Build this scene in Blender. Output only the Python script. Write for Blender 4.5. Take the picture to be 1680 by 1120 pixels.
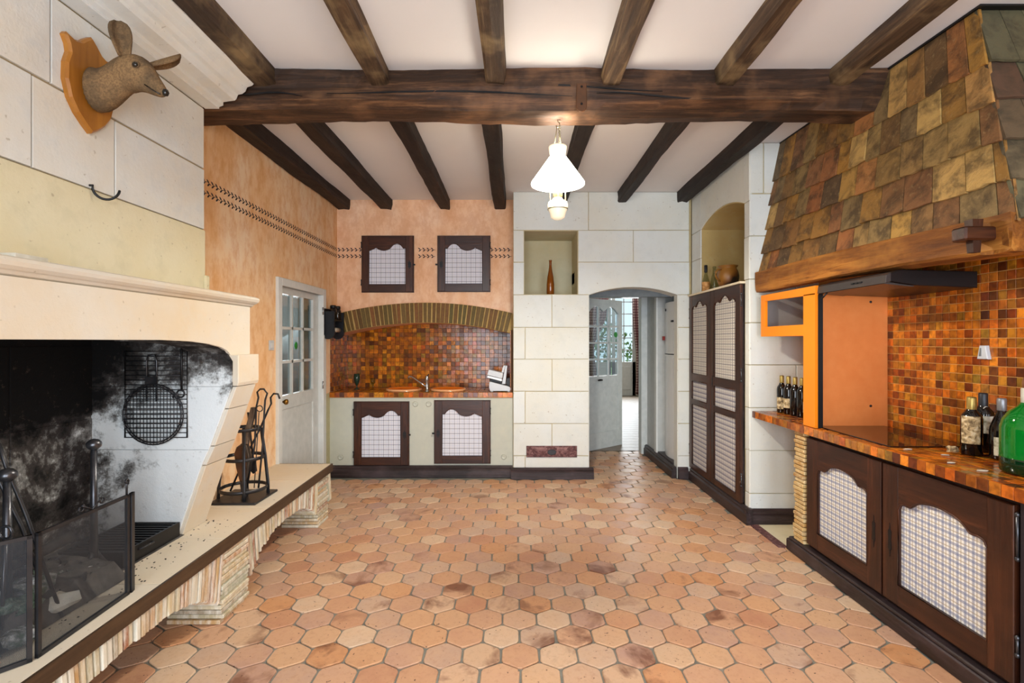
import bpy, bmesh, math, random
from mathutils import Vector, Matrix
random.seed(7)
for o in list(bpy.data.objects): bpy.data.objects.remove(o)
S = bpy.context.scene; COL = S.collection
R = math.radians; PI = math.pi
V = Vector
CAMH = 1.53

# ------------------------------------------------------------------ camera, world, lights, exposure
cd = bpy.data.cameras.new('camera'); cam = bpy.data.objects.new('camera', cd); COL.objects.link(cam)
cam.location = (0, 0, CAMH); cam.rotation_euler = (R(90), 0, 0)
cd.sensor_width = 36; cd.lens = 18; cd.shift_x = -5/1680; cd.clip_start = 0.05; cd.clip_end = 200
S.camera = cam
S.view_settings.view_transform = 'Standard'; S.view_settings.look = 'None'
S.view_settings.exposure = 0.24; S.view_settings.gamma = 1.0; S.view_settings.use_curve_mapping = False
w = bpy.data.worlds.new('world'); S.world = w; w.use_nodes = True
w.node_tree.nodes['Background'].inputs[0].default_value = (0.86, 0.93, 1.0, 1)
w.node_tree.nodes['Background'].inputs[1].default_value = 1.5
def area(name, loc, rot, sx, sy, power, color=(1, 1, 1), spread=180):
    l = bpy.data.lights.new(name, 'AREA'); l.shape = 'RECTANGLE'; l.size = sx; l.size_y = sy
    l.energy = power; l.color = color; l.spread = R(spread)
    o = bpy.data.objects.new(name, l); COL.objects.link(o); o.location = loc; o.rotation_euler = rot
    return o
# daylight through the two tall windows in the wall behind the camera
area('daylight_and_fill', (-0.75, -1.95, 1.45), (R(90), 0, 0), 1.3, 2.3, 108, (0.80, 0.90, 1.0))
area('daylight_and_fill', (1.25, -1.95, 1.45), (R(90), 0, 0), 1.3, 2.3, 108, (0.80, 0.90, 1.0))
# daylight of the far room's garden windows, and an added fill light in the windowless room behind the left door
area('daylight_and_fill', (2.75, 14.2, 1.7), (R(-90), 0, 0), 1.6, 2.6, 100, (0.92, 0.97, 1.0))
area('daylight_and_fill', (-3.4, 7.2, 1.7), (R(-60), 0, R(20)), 0.8, 1.2, 40, (0.92, 0.97, 1.0))
pl = bpy.data.lights.new('lamp_bulb', 'POINT'); pl.energy = 175; pl.color = (1.0, 0.92, 0.82); pl.shadow_soft_size = 0.05
plo = bpy.data.objects.new('lamp_bulb', pl); COL.objects.link(plo); plo.location = (0.277, 3.32, 2.60)

# ------------------------------------------------------------------ materials
def lin(h):
    h = h.lstrip('#'); c = [int(h[i:i+2], 16)/255 for i in (0, 2, 4)]
    return tuple(((x+0.055)/1.055)**2.4 if x > 0.04045 else x/12.92 for x in c) + (1,)
class T:
    """small node-tree writer"""
    def __init__(s, name, rough=0.6, spec=0.4, metal=0.0):
        s.m = bpy.data.materials.new(name); s.m.use_nodes = True; s.t = s.m.node_tree
        s.b = s.t.nodes['Principled BSDF']; s.b.inputs['Roughness'].default_value = rough
        s.b.inputs['Specular IOR Level'].default_value = spec; s.b.inputs['Metallic'].default_value = metal
    def n(s, kind): return s.t.nodes.new('ShaderNode'+kind)
    def put(s, v, sock):
        if hasattr(v, 'is_output'): s.t.links.new(v, sock)
        elif isinstance(v, str): sock.default_value = lin(v)
        else: sock.default_value = v
    def obj(s, scale=(1, 1, 1), rand=True):
        tc = s.n('TexCoord'); src = tc.outputs['Object']
        if rand:
            oi = s.n('ObjectInfo'); a = s.n('VectorMath'); a.operation = 'SCALE'; s.t.links.new(oi.outputs['Random'], a.inputs['Scale'])
            a.inputs[0].default_value = (37, 53, 71)
            b = s.n('VectorMath'); b.operation = 'ADD'; s.t.links.new(src, b.inputs[0]); s.t.links.new(a.outputs[0], b.inputs[1]); src = b.outputs[0]
        mp = s.n('VectorMath'); mp.operation = 'MULTIPLY'; s.t.links.new(src, mp.inputs[0]); mp.inputs[1].default_value = scale
        return mp.outputs[0]
    def rnd(s):
        oi = s.n('ObjectInfo'); g = s.n('NewGeometry')
        return s.math('FRACT', s.math('ADD', oi.outputs['Random'], g.outputs['Random Per Island']))
    def math(s, op, a, b=0.0, c=0.0):
        m = s.n('Math'); m.operation = op; s.put(a, m.inputs[0]); s.put(b, m.inputs[1]); s.put(c, m.inputs[2]); return m.outputs[0]
    def noise(s, vec, scale=5, detail=4, rough=0.55, dist=0.0):
        n = s.n('TexNoise'); n.inputs['Scale'].default_value = scale; n.inputs['Detail'].default_value = detail
        n.inputs['Roughness'].default_value = rough; n.inputs['Distortion'].default_value = dist; s.put(vec, n.inputs['Vector']); return n.outputs['Fac']
    def ramp(s, f, stops, interp='LINEAR'):
        r = s.n('ValToRGB'); r.color_ramp.interpolation = interp; e = r.color_ramp.elements
        while len(e) < len(stops): e.new(0.5)
        for i, (p, c) in enumerate(stops):
            e[i].position = p; e[i].color = lin(c) if isinstance(c, str) else (c, c, c, 1)
        s.put(f, r.inputs[0]); return r.outputs[0]
    def mix(s, f, a, b, mode='MIX'):
        m = s.n('Mix'); m.data_type = 'RGBA'; m.blend_type = mode
        s.put(f, m.inputs[0]); s.put(a, m.inputs[6]); s.put(b, m.inputs[7]); return m.outputs[2]
    def sep(s, v):
        x = s.n('SeparateXYZ'); s.put(v, x.inputs[0]); return x.outputs
    def color(s, c): s.put(c, s.b.inputs['Base Color']); return s
    def rough(s, c): s.put(c, s.b.inputs['Roughness']); return s
    def bump(s, h, dist=0.01, strength=0.6):
        b = s.n('Bump'); b.inputs['Strength'].default_value = strength; b.inputs['Distance'].default_value = dist
        s.put(h, b.inputs['Height']); s.t.links.new(b.outputs[0], s.b.inputs['Normal']); return s
MAT = {}
def plain(name, c, rough=0.5, spec=0.4, metal=0.0, var=0.0):
    t = T(name, rough, spec, metal)
    if var:
        v = t.noise(t.obj(), 14, 5); t.color(t.mix(t.ramp(v, [(0.3, 0.0), (0.7, 1.0)]), c, var))
        t.bump(v, 0.003, 0.3)
    else: t.color(c)
    MAT[name] = t.m; return t.m
def stone_mat(name, base, warm, grey, amt=0.5, bscale=1.0):
    t = T(name, 0.82, 0.25); v = t.obj()
    a = t.noise(v, 1.6, 5, 0.6); b = t.noise(v, 7, 6, 0.65); c = t.noise(v, 60, 4, 0.6)
    col = t.mix(t.ramp(a, [(0.38, 0.0), (0.68, amt)]), base, warm)
    col = t.mix(t.ramp(b, [(0.5, 0.0), (0.72, amt*0.8)]), col, grey)
    r = t.rnd(); col = t.mix(t.math('MULTIPLY', r, 0.22), col, warm)
    sp = t.noise(v, 34, 2, 0.5); col = t.mix(t.ramp(sp, [(0.70, 0.0), (0.76, 0.45)]), col, '#8d7c60')
    t.color(col); t.bump(t.math('ADD', t.math('MULTIPLY', b, 0.8), t.math('MULTIPLY', c, 0.35)), 0.006*bscale, 0.55)
    MAT[name] = t.m; return t.m
stone_mat('stone_pale', '#dbe0df', '#d8d2bd', '#c6cccb', 0.45)
stone_mat('stone_cream', '#e9e0c9', '#ddc9a2', '#d3c9b4', 0.6)
stone_mat('stone_hood', '#dcdfde', '#dccdb2', '#c4c9cb', 0.6)
stone_mat('render_hood', '#ddd6bb', '#d5c79c', '#c9c3a6', 0.8)
stone_mat('stone_mantel', '#d3cfc5', '#d2bd9c', '#cccbc6', 0.7)
stone_mat('stone_niche', '#cfc9ae', '#bca878', '#b7b89c', 0.6)
stone_mat('stone_niche_gold', '#c4ad78', '#b0965c', '#bdb38c', 0.6)
stone_mat('slab_stone', '#dcd2c0', '#d6c3a2', '#d3cdc2', 0.5, 0.4)
plain('mortar', '#a8946c', 0.9, 0.1, var='#a2937a')
plain('mortar_pale', '#c7b78d', 0.9, 0.1, var='#b4a47c')
plain('grout', '#8f8f86', 0.9, 0.15, var='#74736a')
plain('grout_tan', '#d09a58', 0.7, 0.3)
plain('grout_dark', '#5d3d22', 0.7, 0.3)
plain('joint_cream', '#b89a63', 0.8, 0.2, var='#a58750')
# orange limewash plaster
t = T('plaster_orange', 0.85, 0.15); v = t.obj((1, 1, 0.55), False)
a = t.noise(v, 2.6, 5, 0.62, 0.3); b = t.noise(v, 13, 6, 0.7)
c = t.ramp(a, [(0.30, '#e6b27c'), (0.43, '#efc494'), (0.56, '#f3d2aa'), (0.72, '#f6dfc2')])
c = t.mix(t.ramp(b, [(0.36, 0.55), (0.56, 0.0)]), c, '#db9a5e')
t.color(c); t.bump(b, 0.004, 0.35); MAT['plaster_orange'] = t.m
t = T('plaster_pink', 0.85, 0.15); v = t.obj((1, 1, 0.6), False)
a = t.noise(v, 3.0, 5, 0.62, 0.3); b = t.noise(v, 13, 6, 0.7)
c = t.ramp(a, [(0.32, '#e8b58c'), (0.5, '#f0c6a2'), (0.7, '#f4d4b8')])
c = t.mix(t.ramp(b, [(0.42, 0.4), (0.60, 0.0)]), c, '#d4946a')
t.color(c); t.bump(b, 0.004, 0.35); MAT['plaster_pink'] = t.m
t = T('ceiling_white', 0.9, 0.1); a = t.noise(t.obj(rand=False), 1.5, 4)
t.color(t.mix(a, '#e9e7e6', '#dfdcdc')); t.bump(t.noise(t.obj(rand=False), 5, 4), 0.01, 0.2); MAT['ceiling_white'] = t.m
plain('paint_putty', '#c2c3b4', 0.6, 0.3, var='#bbbdb0')
plain('paint_green_grey', '#bdb893', 0.6, 0.3, var='#b3ae88')
plain('paint_white', '#dcdfdd', 0.42, 0.4, var='#d2d6d4')
plain('paint_white_aged', '#d5dad9', 0.35, 0.5, var='#c3cac9')
plain('paint_slate', '#6d757a', 0.6, 0.3, var='#5f676c')
plain('paint_grey_wall', '#bfc3c2', 0.5, 0.4, var='#b2b7b6')
# woods: grain along an axis
def wood(name, axis, dark, mid, light, rough=0.55, spec=0.35, scale=1.0, wear=0.5, bump=0.004):
    t = T(name, rough, spec)
    st = {'x': (0.07, 1, 1), 'y': (1, 0.07, 1), 'z': (1, 1, 0.07)}[axis]
    st = tuple(q*scale for q in st); v = t.obj(st)
    a = t.noise(v, 26, 6, 0.7, 0.6); b = t.noise(v, 6, 4, 0.6, 0.3); c = t.noise(t.obj(), 3*scale, 4, 0.6)
    col = t.ramp(a, [(0.30, dark), (0.52, mid), (0.75, light)])
    col = t.mix(t.ramp(b, [(0.42, 0.65), (0.60, 0.0)]), col, dark)
    col = t.mix(t.ramp(c, [(0.52, 0.0), (0.72, wear)]), col, light)
    t.color(col); t.bump(t.math('ADD', a, t.math('MULTIPLY', b, 1.5)), bump, 0.6); MAT[name] = t.m
for ax in 'xyz':
    wood('beam_wood_'+ax, ax, '#22160e', '#4a3120', '#8a6242', 0.6, 0.3, 1.0, 0.5, 0.010)
    wood('joist_wood_'+ax, ax, '#2c2018', '#5c4632', '#98805c', 0.65, 0.3, 1.0, 0.7, 0.008)
    wood('cab_wood_'+ax, ax, '#241009', '#42200f', '#64371d', 0.38, 0.45, 1.4, 0.25, 0.002)
    wood('honey_wood_'+ax, ax, '#5a3212', '#a96a28', '#cf9143', 0.6, 0.3, 1.0, 0.35, 0.012)
    wood('plinth_wood_'+ax, ax, '#1e1614', '#35282a', '#5b4a4c', 0.45, 0.45, 1.0, 0.4, 0.004)
wood('joist_dark_y', 'y', '#17100c', '#2d1f18', '#483529', 0.65, 0.3, 1.0, 0.3, 0.008)
wood('oak_plaque', 'z', '#8a541b', '#ac6f26', '#c08436', 0.35, 0.5, 1.0, 0.3, 0.001)
wood('grey_wood', 'z', '#3a302a', '#6b5c4e', '#9b8b78', 0.7, 0.2, 2.0, 0.5, 0.003)
wood('stopper_wood', 'z', '#5e3a25', '#7d5236', '#8f6243', 0.6, 0.3, 3.0, 0.3, 0.001)
wood('brown_edge', 'y', '#3a2a1c', '#4d3926', '#5c4630', 0.5, 0.35, 2.0, 0.3, 0.001)
# terracotta floor tiles
t = T('terracotta', 0.5, 0.35); v = t.obj(); r = t.rnd()
g = t.n('NewGeometry'); isl = t.n('VectorMath'); isl.operation = 'SCALE'; isl.inputs[0].default_value = (91, 57, 33)
t.t.links.new(g.outputs['Random Per Island'], isl.inputs['Scale'])
ad = t.n('VectorMath'); ad.operation = 'ADD'; t.t.links.new(v, ad.inputs[0]); t.t.links.new(isl.outputs[0], ad.inputs[1]); v = ad.outputs[0]
base = t.ramp(r, [(0.0, '#c08d6c'), (0.14, '#cda282'), (0.28, '#b59080'), (0.42, '#d0af8f'), (0.54, '#c98e60'), (0.66, '#bfa28e'), (0.78, '#d8bda0'), (0.88, '#b87f60'), (1.0, '#cda587')])
a = t.noise(v, 7, 5, 0.65); b = t.noise(v, 40, 5, 0.7); c2 = t.noise(v, 4.2, 4, 0.6, 0.4)
base = t.mix(t.ramp(a, [(0.35, 0.0), (0.7, 0.45)]), base, '#d6ab82')
base = t.mix(t.ramp(b, [(0.5, 0.0), (0.75, 0.35)]), base, '#9c6a4a')
burn = t.math('MULTIPLY', t.ramp(c2, [(0.52, 0.0), (0.66, 0.85)]), t.ramp(t.math('FRACT', t.math('MULTIPLY', r, 7.31)), [(0.72, 0.0), (0.86, 1.0)]))
base = t.mix(burn, base, '#70402a')
sp = t.noise(v, 60, 1, 0.5); base = t.mix(t.ramp(sp, [(0.73, 0.0), (0.76, 0.8)]), base, '#4a2c1e')
t.color(base); t.rough(t.ramp(a, [(0.3, 0.38), (0.7, 0.56)])); t.bump(t.math('ADD', a, t.math('MULTIPLY', b, 0.3)), 0.006, 0.4)
MAT['terracotta'] = t.m
# glazed mosaic
def mosaic(name, stops, rough=0.2, spec=0.5, coat=0.15):
    t = T(name, rough, spec); r = t.rnd(); v = t.obj()
    base = t.ramp(r, stops); a = t.noise(v, 26, 3, 0.5)
    dk = t.mix(0.62, base, '#3a1408')
    t.color(t.mix(t.ramp(a, [(0.42, 0.0), (0.64, 0.8)]), base, dk)); t.bump(a, 0.003, 0.3)
    t.b.inputs['Coat Weight'].default_value = coat; t.b.inputs['Coat Roughness'].default_value = 0.12
    MAT[name] = t.m
mosaic('mosaic_orange', [(0, '#7a300f'), (0.10, '#b55a16'), (0.2, '#e07a1c'), (0.3, '#5e2610'), (0.4, '#c98422'), (0.5, '#86400f'), (0.6, '#e88a24'), (0.7, '#4e2010'), (0.8, '#b06418'), (0.88, '#8a6a20'), (0.94, '#d86a18'), (1, '#6a2c10')])
mosaic('mosaic_brown', rough=0.2, spec=0.35, coat=0.0, stops=[(0, '#7c3e0c'), (0.14, '#a85e0c'), (0.26, '#d67a12'), (0.36, '#62300c'), (0.48, '#a07412'), (0.58, '#8a440a'), (0.7, '#dc8a1a'), (0.8, '#54280c'), (0.9, '#b46a10'), (1, '#bc5014')])
# roof tiles
t = T('roof_tile', 0.72, 0.3); v = t.obj(); r = t.rnd()
base = t.ramp(r, [(0, '#8a6238'), (0.12, '#b5853c'), (0.22, '#6b5238'), (0.34, '#9c7236'), (0.46, '#574839'), (0.56, '#c79a4e'), (0.66, '#825a3a'), (0.76, '#a58650'), (0.86, '#6f5e46'), (0.93, '#a8683a'), (1, '#c9a563')])
a = t.noise(v, 7, 5, 0.65, 0.4); b = t.noise(v, 34, 5, 0.7)
base = t.mix(t.ramp(a, [(0.44, 0.0), (0.62, 0.72)]), base, '#3c2f22')
base = t.mix(t.ramp(b, [(0.56, 0.0), (0.74, 0.5)]), base, '#b39a6a')
t.color(base); t.bump(t.math('ADD', a, t.math('MULTIPLY', b, 0.4)), 0.012, 0.7); MAT['roof_tile'] = t.m
t = T('roof_tile_grey', 0.7, 0.3); v = t.obj(); r = t.rnd(); a = t.noise(v, 7, 5, 0.65, 0.4)
t.color(t.mix(t.ramp(a, [(0.45, 0.0), (0.66, 0.75)]), t.ramp(r, [(0, '#5e5a44'), (0.4, '#6f6a50'), (0.7, '#5a4436'), (1, '#7a7458')]), '#38342a')); t.bump(a, 0.012, 0.7); MAT['roof_tile_grey'] = t.m
# thin tile edges, limewashed
t = T('thin_tile', 0.8, 0.2); v = t.obj((1, 1, 0.3)); r = t.rnd()
base = t.ramp(r, [(0, '#c09a68'), (0.2, '#cfc4a4'), (0.38, '#b07a50'), (0.5, '#d8d4c4'), (0.66, '#bba67e'), (0.8, '#aeb09a'), (0.9, '#9a6242'), (1, '#d0c8b0')])
a = t.noise(v, 24, 5, 0.7); base = t.mix(t.ramp(a, [(0.42, 0.0), (0.66, 0.75)]), base, '#e8e4d6')
t.color(base); t.bump(a, 0.006, 0.7); MAT['thin_tile'] = t.m
t = T('tan_tile', 0.8, 0.2); a = t.noise(t.obj(), 24, 5, 0.7)
t.color(t.mix(t.ramp(a, [(0.42, 0.0), (0.66, 0.7)]), t.ramp(t.rnd(), [(0, '#b98b4c'), (0.4, '#cfae74'), (0.7, '#a87a44'), (1, '#d6bd8c')]), '#e0cda2')); t.bump(a, 0.006, 0.7); MAT['tan_tile'] = t.m
t = T('arch_brick', 0.6, 0.3); v = t.obj(); r = t.rnd()
base = t.ramp(r, [(0, '#5e4420'), (0.3, '#6d4a1f'), (0.55, '#594f24'), (0.8, '#7a4c24'), (1, '#66532a')])
a = t.noise(v, 30, 5, 0.7); t.color(t.mix(t.ramp(a, [(0.45, 0.0), (0.7, 0.5)]), base, '#3f2d14')); t.bump(a, 0.004, 0.5); MAT['arch_brick'] = t.m
# sooty stone inside the fireplace: soot where the smoke went, limewash below
def soot(name, bias):
    t = T(name, 0.85, 0.2); v = t.obj(rand=False); x, y, z = t.sep(v)
    n = t.noise(v, 3.2, 6, 0.7, 0.4); n2 = t.noise(v, 11, 6, 0.75)
    h = t.math('MINIMUM', t.math('MULTIPLY', t.math('SUBTRACT', z, 1.10), 2.6), 0.9)
    d = t.math('MULTIPLY', t.math('SUBTRACT', t.math('MULTIPLY', x, -1.0), 2.06), 2.6); d = t.math('MAXIMUM', d, -0.22)
    f = t.math('ADD', t.math('ADD', t.math('MULTIPLY', t.math('MAXIMUM', h, -0.25), 0.75), t.math('MULTIPLY', d, 0.75)), t.math('ADD', t.math('MULTIPLY', t.math('SUBTRACT', n, 0.5), 2.2), t.math('MULTIPLY', t.math('SUBTRACT', n2, 0.5), 1.5)))
    f = t.math('ADD', f, bias)
    c = t.ramp(f, [(0.0, '#dfe3e3'), (0.14, '#c3c7c7'), (0.3, '#7c7c7a'), (0.52, '#3a3634'), (0.85, '#0f0e0e')])
    c = t.mix(t.ramp(t.noise(v, 22, 4, 0.7), [(0.62, 0.0), (0.74, 0.35)]), c, '#6b5c4e')
    t.color(c); t.bump(n2, 0.01, 0.6); MAT[name] = t.m
soot('stone_sooty', 0.0); soot('stone_black', 0.22)
plain('ash', '#6a6764', 0.95, 0.1, var='#3c3a39')
plain('char', '#191817', 0.9, 0.2, var='#4b4744')
plain('iron', '#2b2b2e', 0.42, 0.5, 0.55, var='#3c3b3d')
plain('iron_worn', '#5b5c60', 0.32, 0.5, 0.8, var='#3e3e42')
plain('iron_black', '#141416', 0.45, 0.5, 0.3)
plain('steel', '#b9bbbd', 0.2, 0.5, 0.95)
plain('brass', '#9a7132', 0.3, 0.5, 0.9)
plain('hood_metal', '#4c4644', 0.38, 0.5, 0.5)
plain('hood_dark', '#1d191a', 0.35, 0.5, 0.3)
plain('orange_gloss', '#f28a12', 0.35, 0.4)
plain('orange_panel', '#e58a4a', 0.4, 0.35, var='#df8142')
plain('orange_sink', '#f07c1c', 0.5, 0.25)
plain('sink_rim', '#e7a874', 0.2, 0.6)
plain('black_gloss', '#17090a', 0.06, 0.7)
plain('black_plastic', '#0f0f14', 0.45, 0.4)
plain('dark_glass', '#120a08', 0.08, 0.6)
plain('white_plastic', '#c6cace', 0.35, 0.45)
plain('white_shiny', '#dfe2e3', 0.18, 0.5)
plain('grey_plastic', '#6f7478', 0.35, 0.45)
plain('paper', '#d9d6cc', 0.8, 0.1, var='#bdb8a8')
plain('fur', '#7a6249', 0.95, 0.1, var='#5a4633')
plain('fur_pale', '#a9825a', 0.95, 0.1)
plain('nose_black', '#19140f', 0.25, 0.5)
plain('bottle_black', '#0c0a0a', 0.07, 0.6)
plain('foil_gold', '#b39c58', 0.35, 0.5, 0.6)
plain('foil_grey', '#8d9096', 0.35, 0.5, 0.5)
plain('foil_navy', '#26282e', 0.4, 0.5, 0.2)
plain('stencil', '#3a3237', 0.8, 0.1)
plain('leather', '#5f3c24', 0.6, 0.3, var='#48301e')
plain('green_leaf', '#3f6a2c', 0.7, 0.2, var='#88a85e')
plain('sticker_green', '#1f8f2c', 0.4, 0.4)
plain('red', '#8a2420', 0.4, 0.4)
plain('porcelain', '#e9e2c2', 0.18, 0.5)
plain('lamp_brass', '#8c8266', 0.35, 0.5, 0.7)
t = T('fur_deer', 0.95, 0.08); v = t.obj(rand=False); a = t.noise(v, 9, 4); b = t.noise(v, 120, 3, 0.7)
c = t.mix(t.ramp(a, [(0.38, 0.0), (0.62, 1.0)]), '#5f4e3b', '#8b6d4c'); c = t.mix(t.ramp(b, [(0.4, 0.5), (0.6, 0.0)]), c, '#4a3a2a')
t.color(c); t.bump(b, 0.004, 0.7); MAT['fur_deer'] = t.m
t = T('jug_glaze', 0.4, 0.45); x, y, z = t.sep(t.obj(rand=False)); n = t.noise(t.obj(rand=False), 9, 3)
f = t.math('ADD', t.math('ADD', t.math('MULTIPLY', z, -5.0), t.math('MULTIPLY', x, 5.0)), t.math('ADD', n, 0.42))
t.color(t.ramp(f, [(0.1, '#8f5e22'), (0.4, '#6c4018'), (0.62, '#20140e')])); MAT['jug_glaze'] = t.m
def label_mat(name, a, b, c):
    t = T(name, 0.7, 0.2); n = t.noise(t.obj(), 38, 4, 0.6, 0.5)
    t.color(t.ramp(n, [(0.38, a), (0.52, b), (0.64, c)])); MAT[name] = t.m
label_mat('label_old', '#6f5c42', '#c4ab80', '#ddd0b0'); label_mat('label_white', '#8d8f78', '#cfd0bd', '#dfe0d2')
label_mat('label_orange', '#9a6a3a', '#c58f55', '#d8a871'); label_mat('debris', '#4d5a4c', '#8e9190', '#c9cccd')
label_mat('book_spine', '#4e3434', '#6b4848', '#8b6a66'); label_mat('rubble_glass', '#2e4a3c', '#5b6f62', '#8d9a94')
# plaids, drawn in metres on the cloth's own UVs
def plaid(name, base, period, lines):
    t = T(name, 0.85, 0.1); uv = t.n('TexCoord'); x, y, z = t.sep(uv.outputs['UV']); col = base
    for axis in (0, 1):
        s = (x, y)[axis]
        for ofs, wd, c, amt in lines[axis]:
            f = t.math('FRACT', t.math('ADD', t.math('DIVIDE', s, period), ofs + 10.0))
            m = t.math('MULTIPLY', t.math('LESS_THAN', f, wd), amt); col = t.mix(m, col, c)
    t.color(col); t.bump(t.noise(t.obj(rand=False), 300, 2), 0.001, 0.2); MAT[name] = t.m
L1 = [(0.0, 0.30, '#5f6a90', 0.55), (0.46, 0.14, '#a08f6c', 0.6), (0.76, 0.08, '#8f95b0', 0.6)]
plaid('plaid_wide', '#e9e7e2', 0.041, (L1, L1))
Lv = [(0.0, 0.12, '#3f4763', 0.6), (0.35, 0.12, '#a9aecb', 0.5), (0.65, 0.10, '#b7b4c6', 0.5)]
Lh = [(0.0, 0.12, '#3f4763', 0.7), (0.40, 0.12, '#a9aecb', 0.45), (0.70, 0.10, '#b7b4c6', 0.5)]
plaid('plaid_thin', '#e3e3e8', 0.055, (Lv, Lh))
plaid('plaid_grid', '#e2ddd3', 0.047, ([(0.0, 0.26, '#3d3b50', 0.8), (0.5, 0.18, '#8f8780', 0.6)], [(0.0, 0.14, '#4d4b60', 0.7), (0.5, 0.12, '#a79f97', 0.7)]))
plaid('plaid_dense', '#dedbd6', 0.047, ([(0.0, 0.24, '#4a485c', 0.7), (0.5, 0.16, '#8f8780', 0.6)], [(0.0, 0.34, '#6a6a82', 0.72), (0.55, 0.14, '#9d98a0', 0.7)]))
plaid('gingham_red', '#c9b7ae', 0.075, ([(0.0, 0.5, '#7b2530', 0.7)], [(0.0, 0.5, '#5a2233', 0.7)]))
def glass(name, c, rough=0.0, mixt=0.9, tint=None):
    t = T(name, rough, 0.5); t.t.nodes.remove(t.b)
    tr = t.n('BsdfTransparent'); tr.inputs[0].default_value = lin(tint or c); gl = t.n('BsdfGlossy'); gl.inputs['Roughness'].default_value = 0.03
    fr = t.n('LayerWeight'); fr.inputs[0].default_value = 0.5; ms = t.n('MixShader')
    t.put(t.math('ADD', t.math('MULTIPLY', t.math('POWER', fr.outputs['Facing'], 4.0), 0.7), 0.04), ms.inputs[0]); t.t.links.new(tr.outputs[0], ms.inputs[1]); t.t.links.new(gl.outputs[0], ms.inputs[2])
    t.t.links.new(ms.outputs[0], t.t.nodes['Material Output'].inputs[0]); MAT[name] = t.m
glass('pane_glass', '#dfe8ea'); glass('clear_glass', '#e2e6dc'); glass('green_tint', '#7fa08c')
glass('amber_tint', '#b9772f')
t = T('green_glass', 0.05, 0.6); t.color('#0a7d26'); t.b.inputs['Transmission Weight'].default_value = 0.4; MAT['green_glass'] = t.m
t = T('amber_glass', 0.08, 0.6); t.color('#8a4a0e'); t.b.inputs['Transmission Weight'].default_value = 0.3; MAT['amber_glass'] = t.m
# fine fireguard gauze: see-through wire cloth
t = T('gauze', 0.6, 0.3); t.color('#3a3d42'); tr = t.n('BsdfTransparent'); ms = t.n('MixShader')
uv = t.n('TexCoord'); x, y, z = t.sep(uv.outputs['UV'])
fx = t.math('LESS_THAN', t.math('FRACT', t.math('MULTIPLY', x, 400.0)), 0.17); fy = t.math('LESS_THAN', t.math('FRACT', t.math('MULTIPLY', y, 400.0)), 0.17)
t.put(t.math('MAXIMUM', fx, fy), ms.inputs[0]); t.t.links.new(tr.outputs[0], ms.inputs[1]); t.t.links.new(t.b.outputs[0], ms.inputs[2])
t.t.links.new(ms.outputs[0], t.t.nodes['Material Output'].inputs[0]); MAT['gauze'] = t.m
t = T('opal_lit', 0.2, 0.5); t.color('#fff6e6'); t.b.inputs['Emission Color'].default_value = lin('#fff2dc'); t.b.inputs['Emission Strength'].default_value = 20; MAT['opal_lit'] = t.m
t = T('opal', 0.2, 0.5); t.color('#f2ecd2'); t.b.inputs['Emission Color'].default_value = lin('#fff0cc'); t.b.inputs['Emission Strength'].default_value = 0.25; MAT['opal'] = t.m

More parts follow.
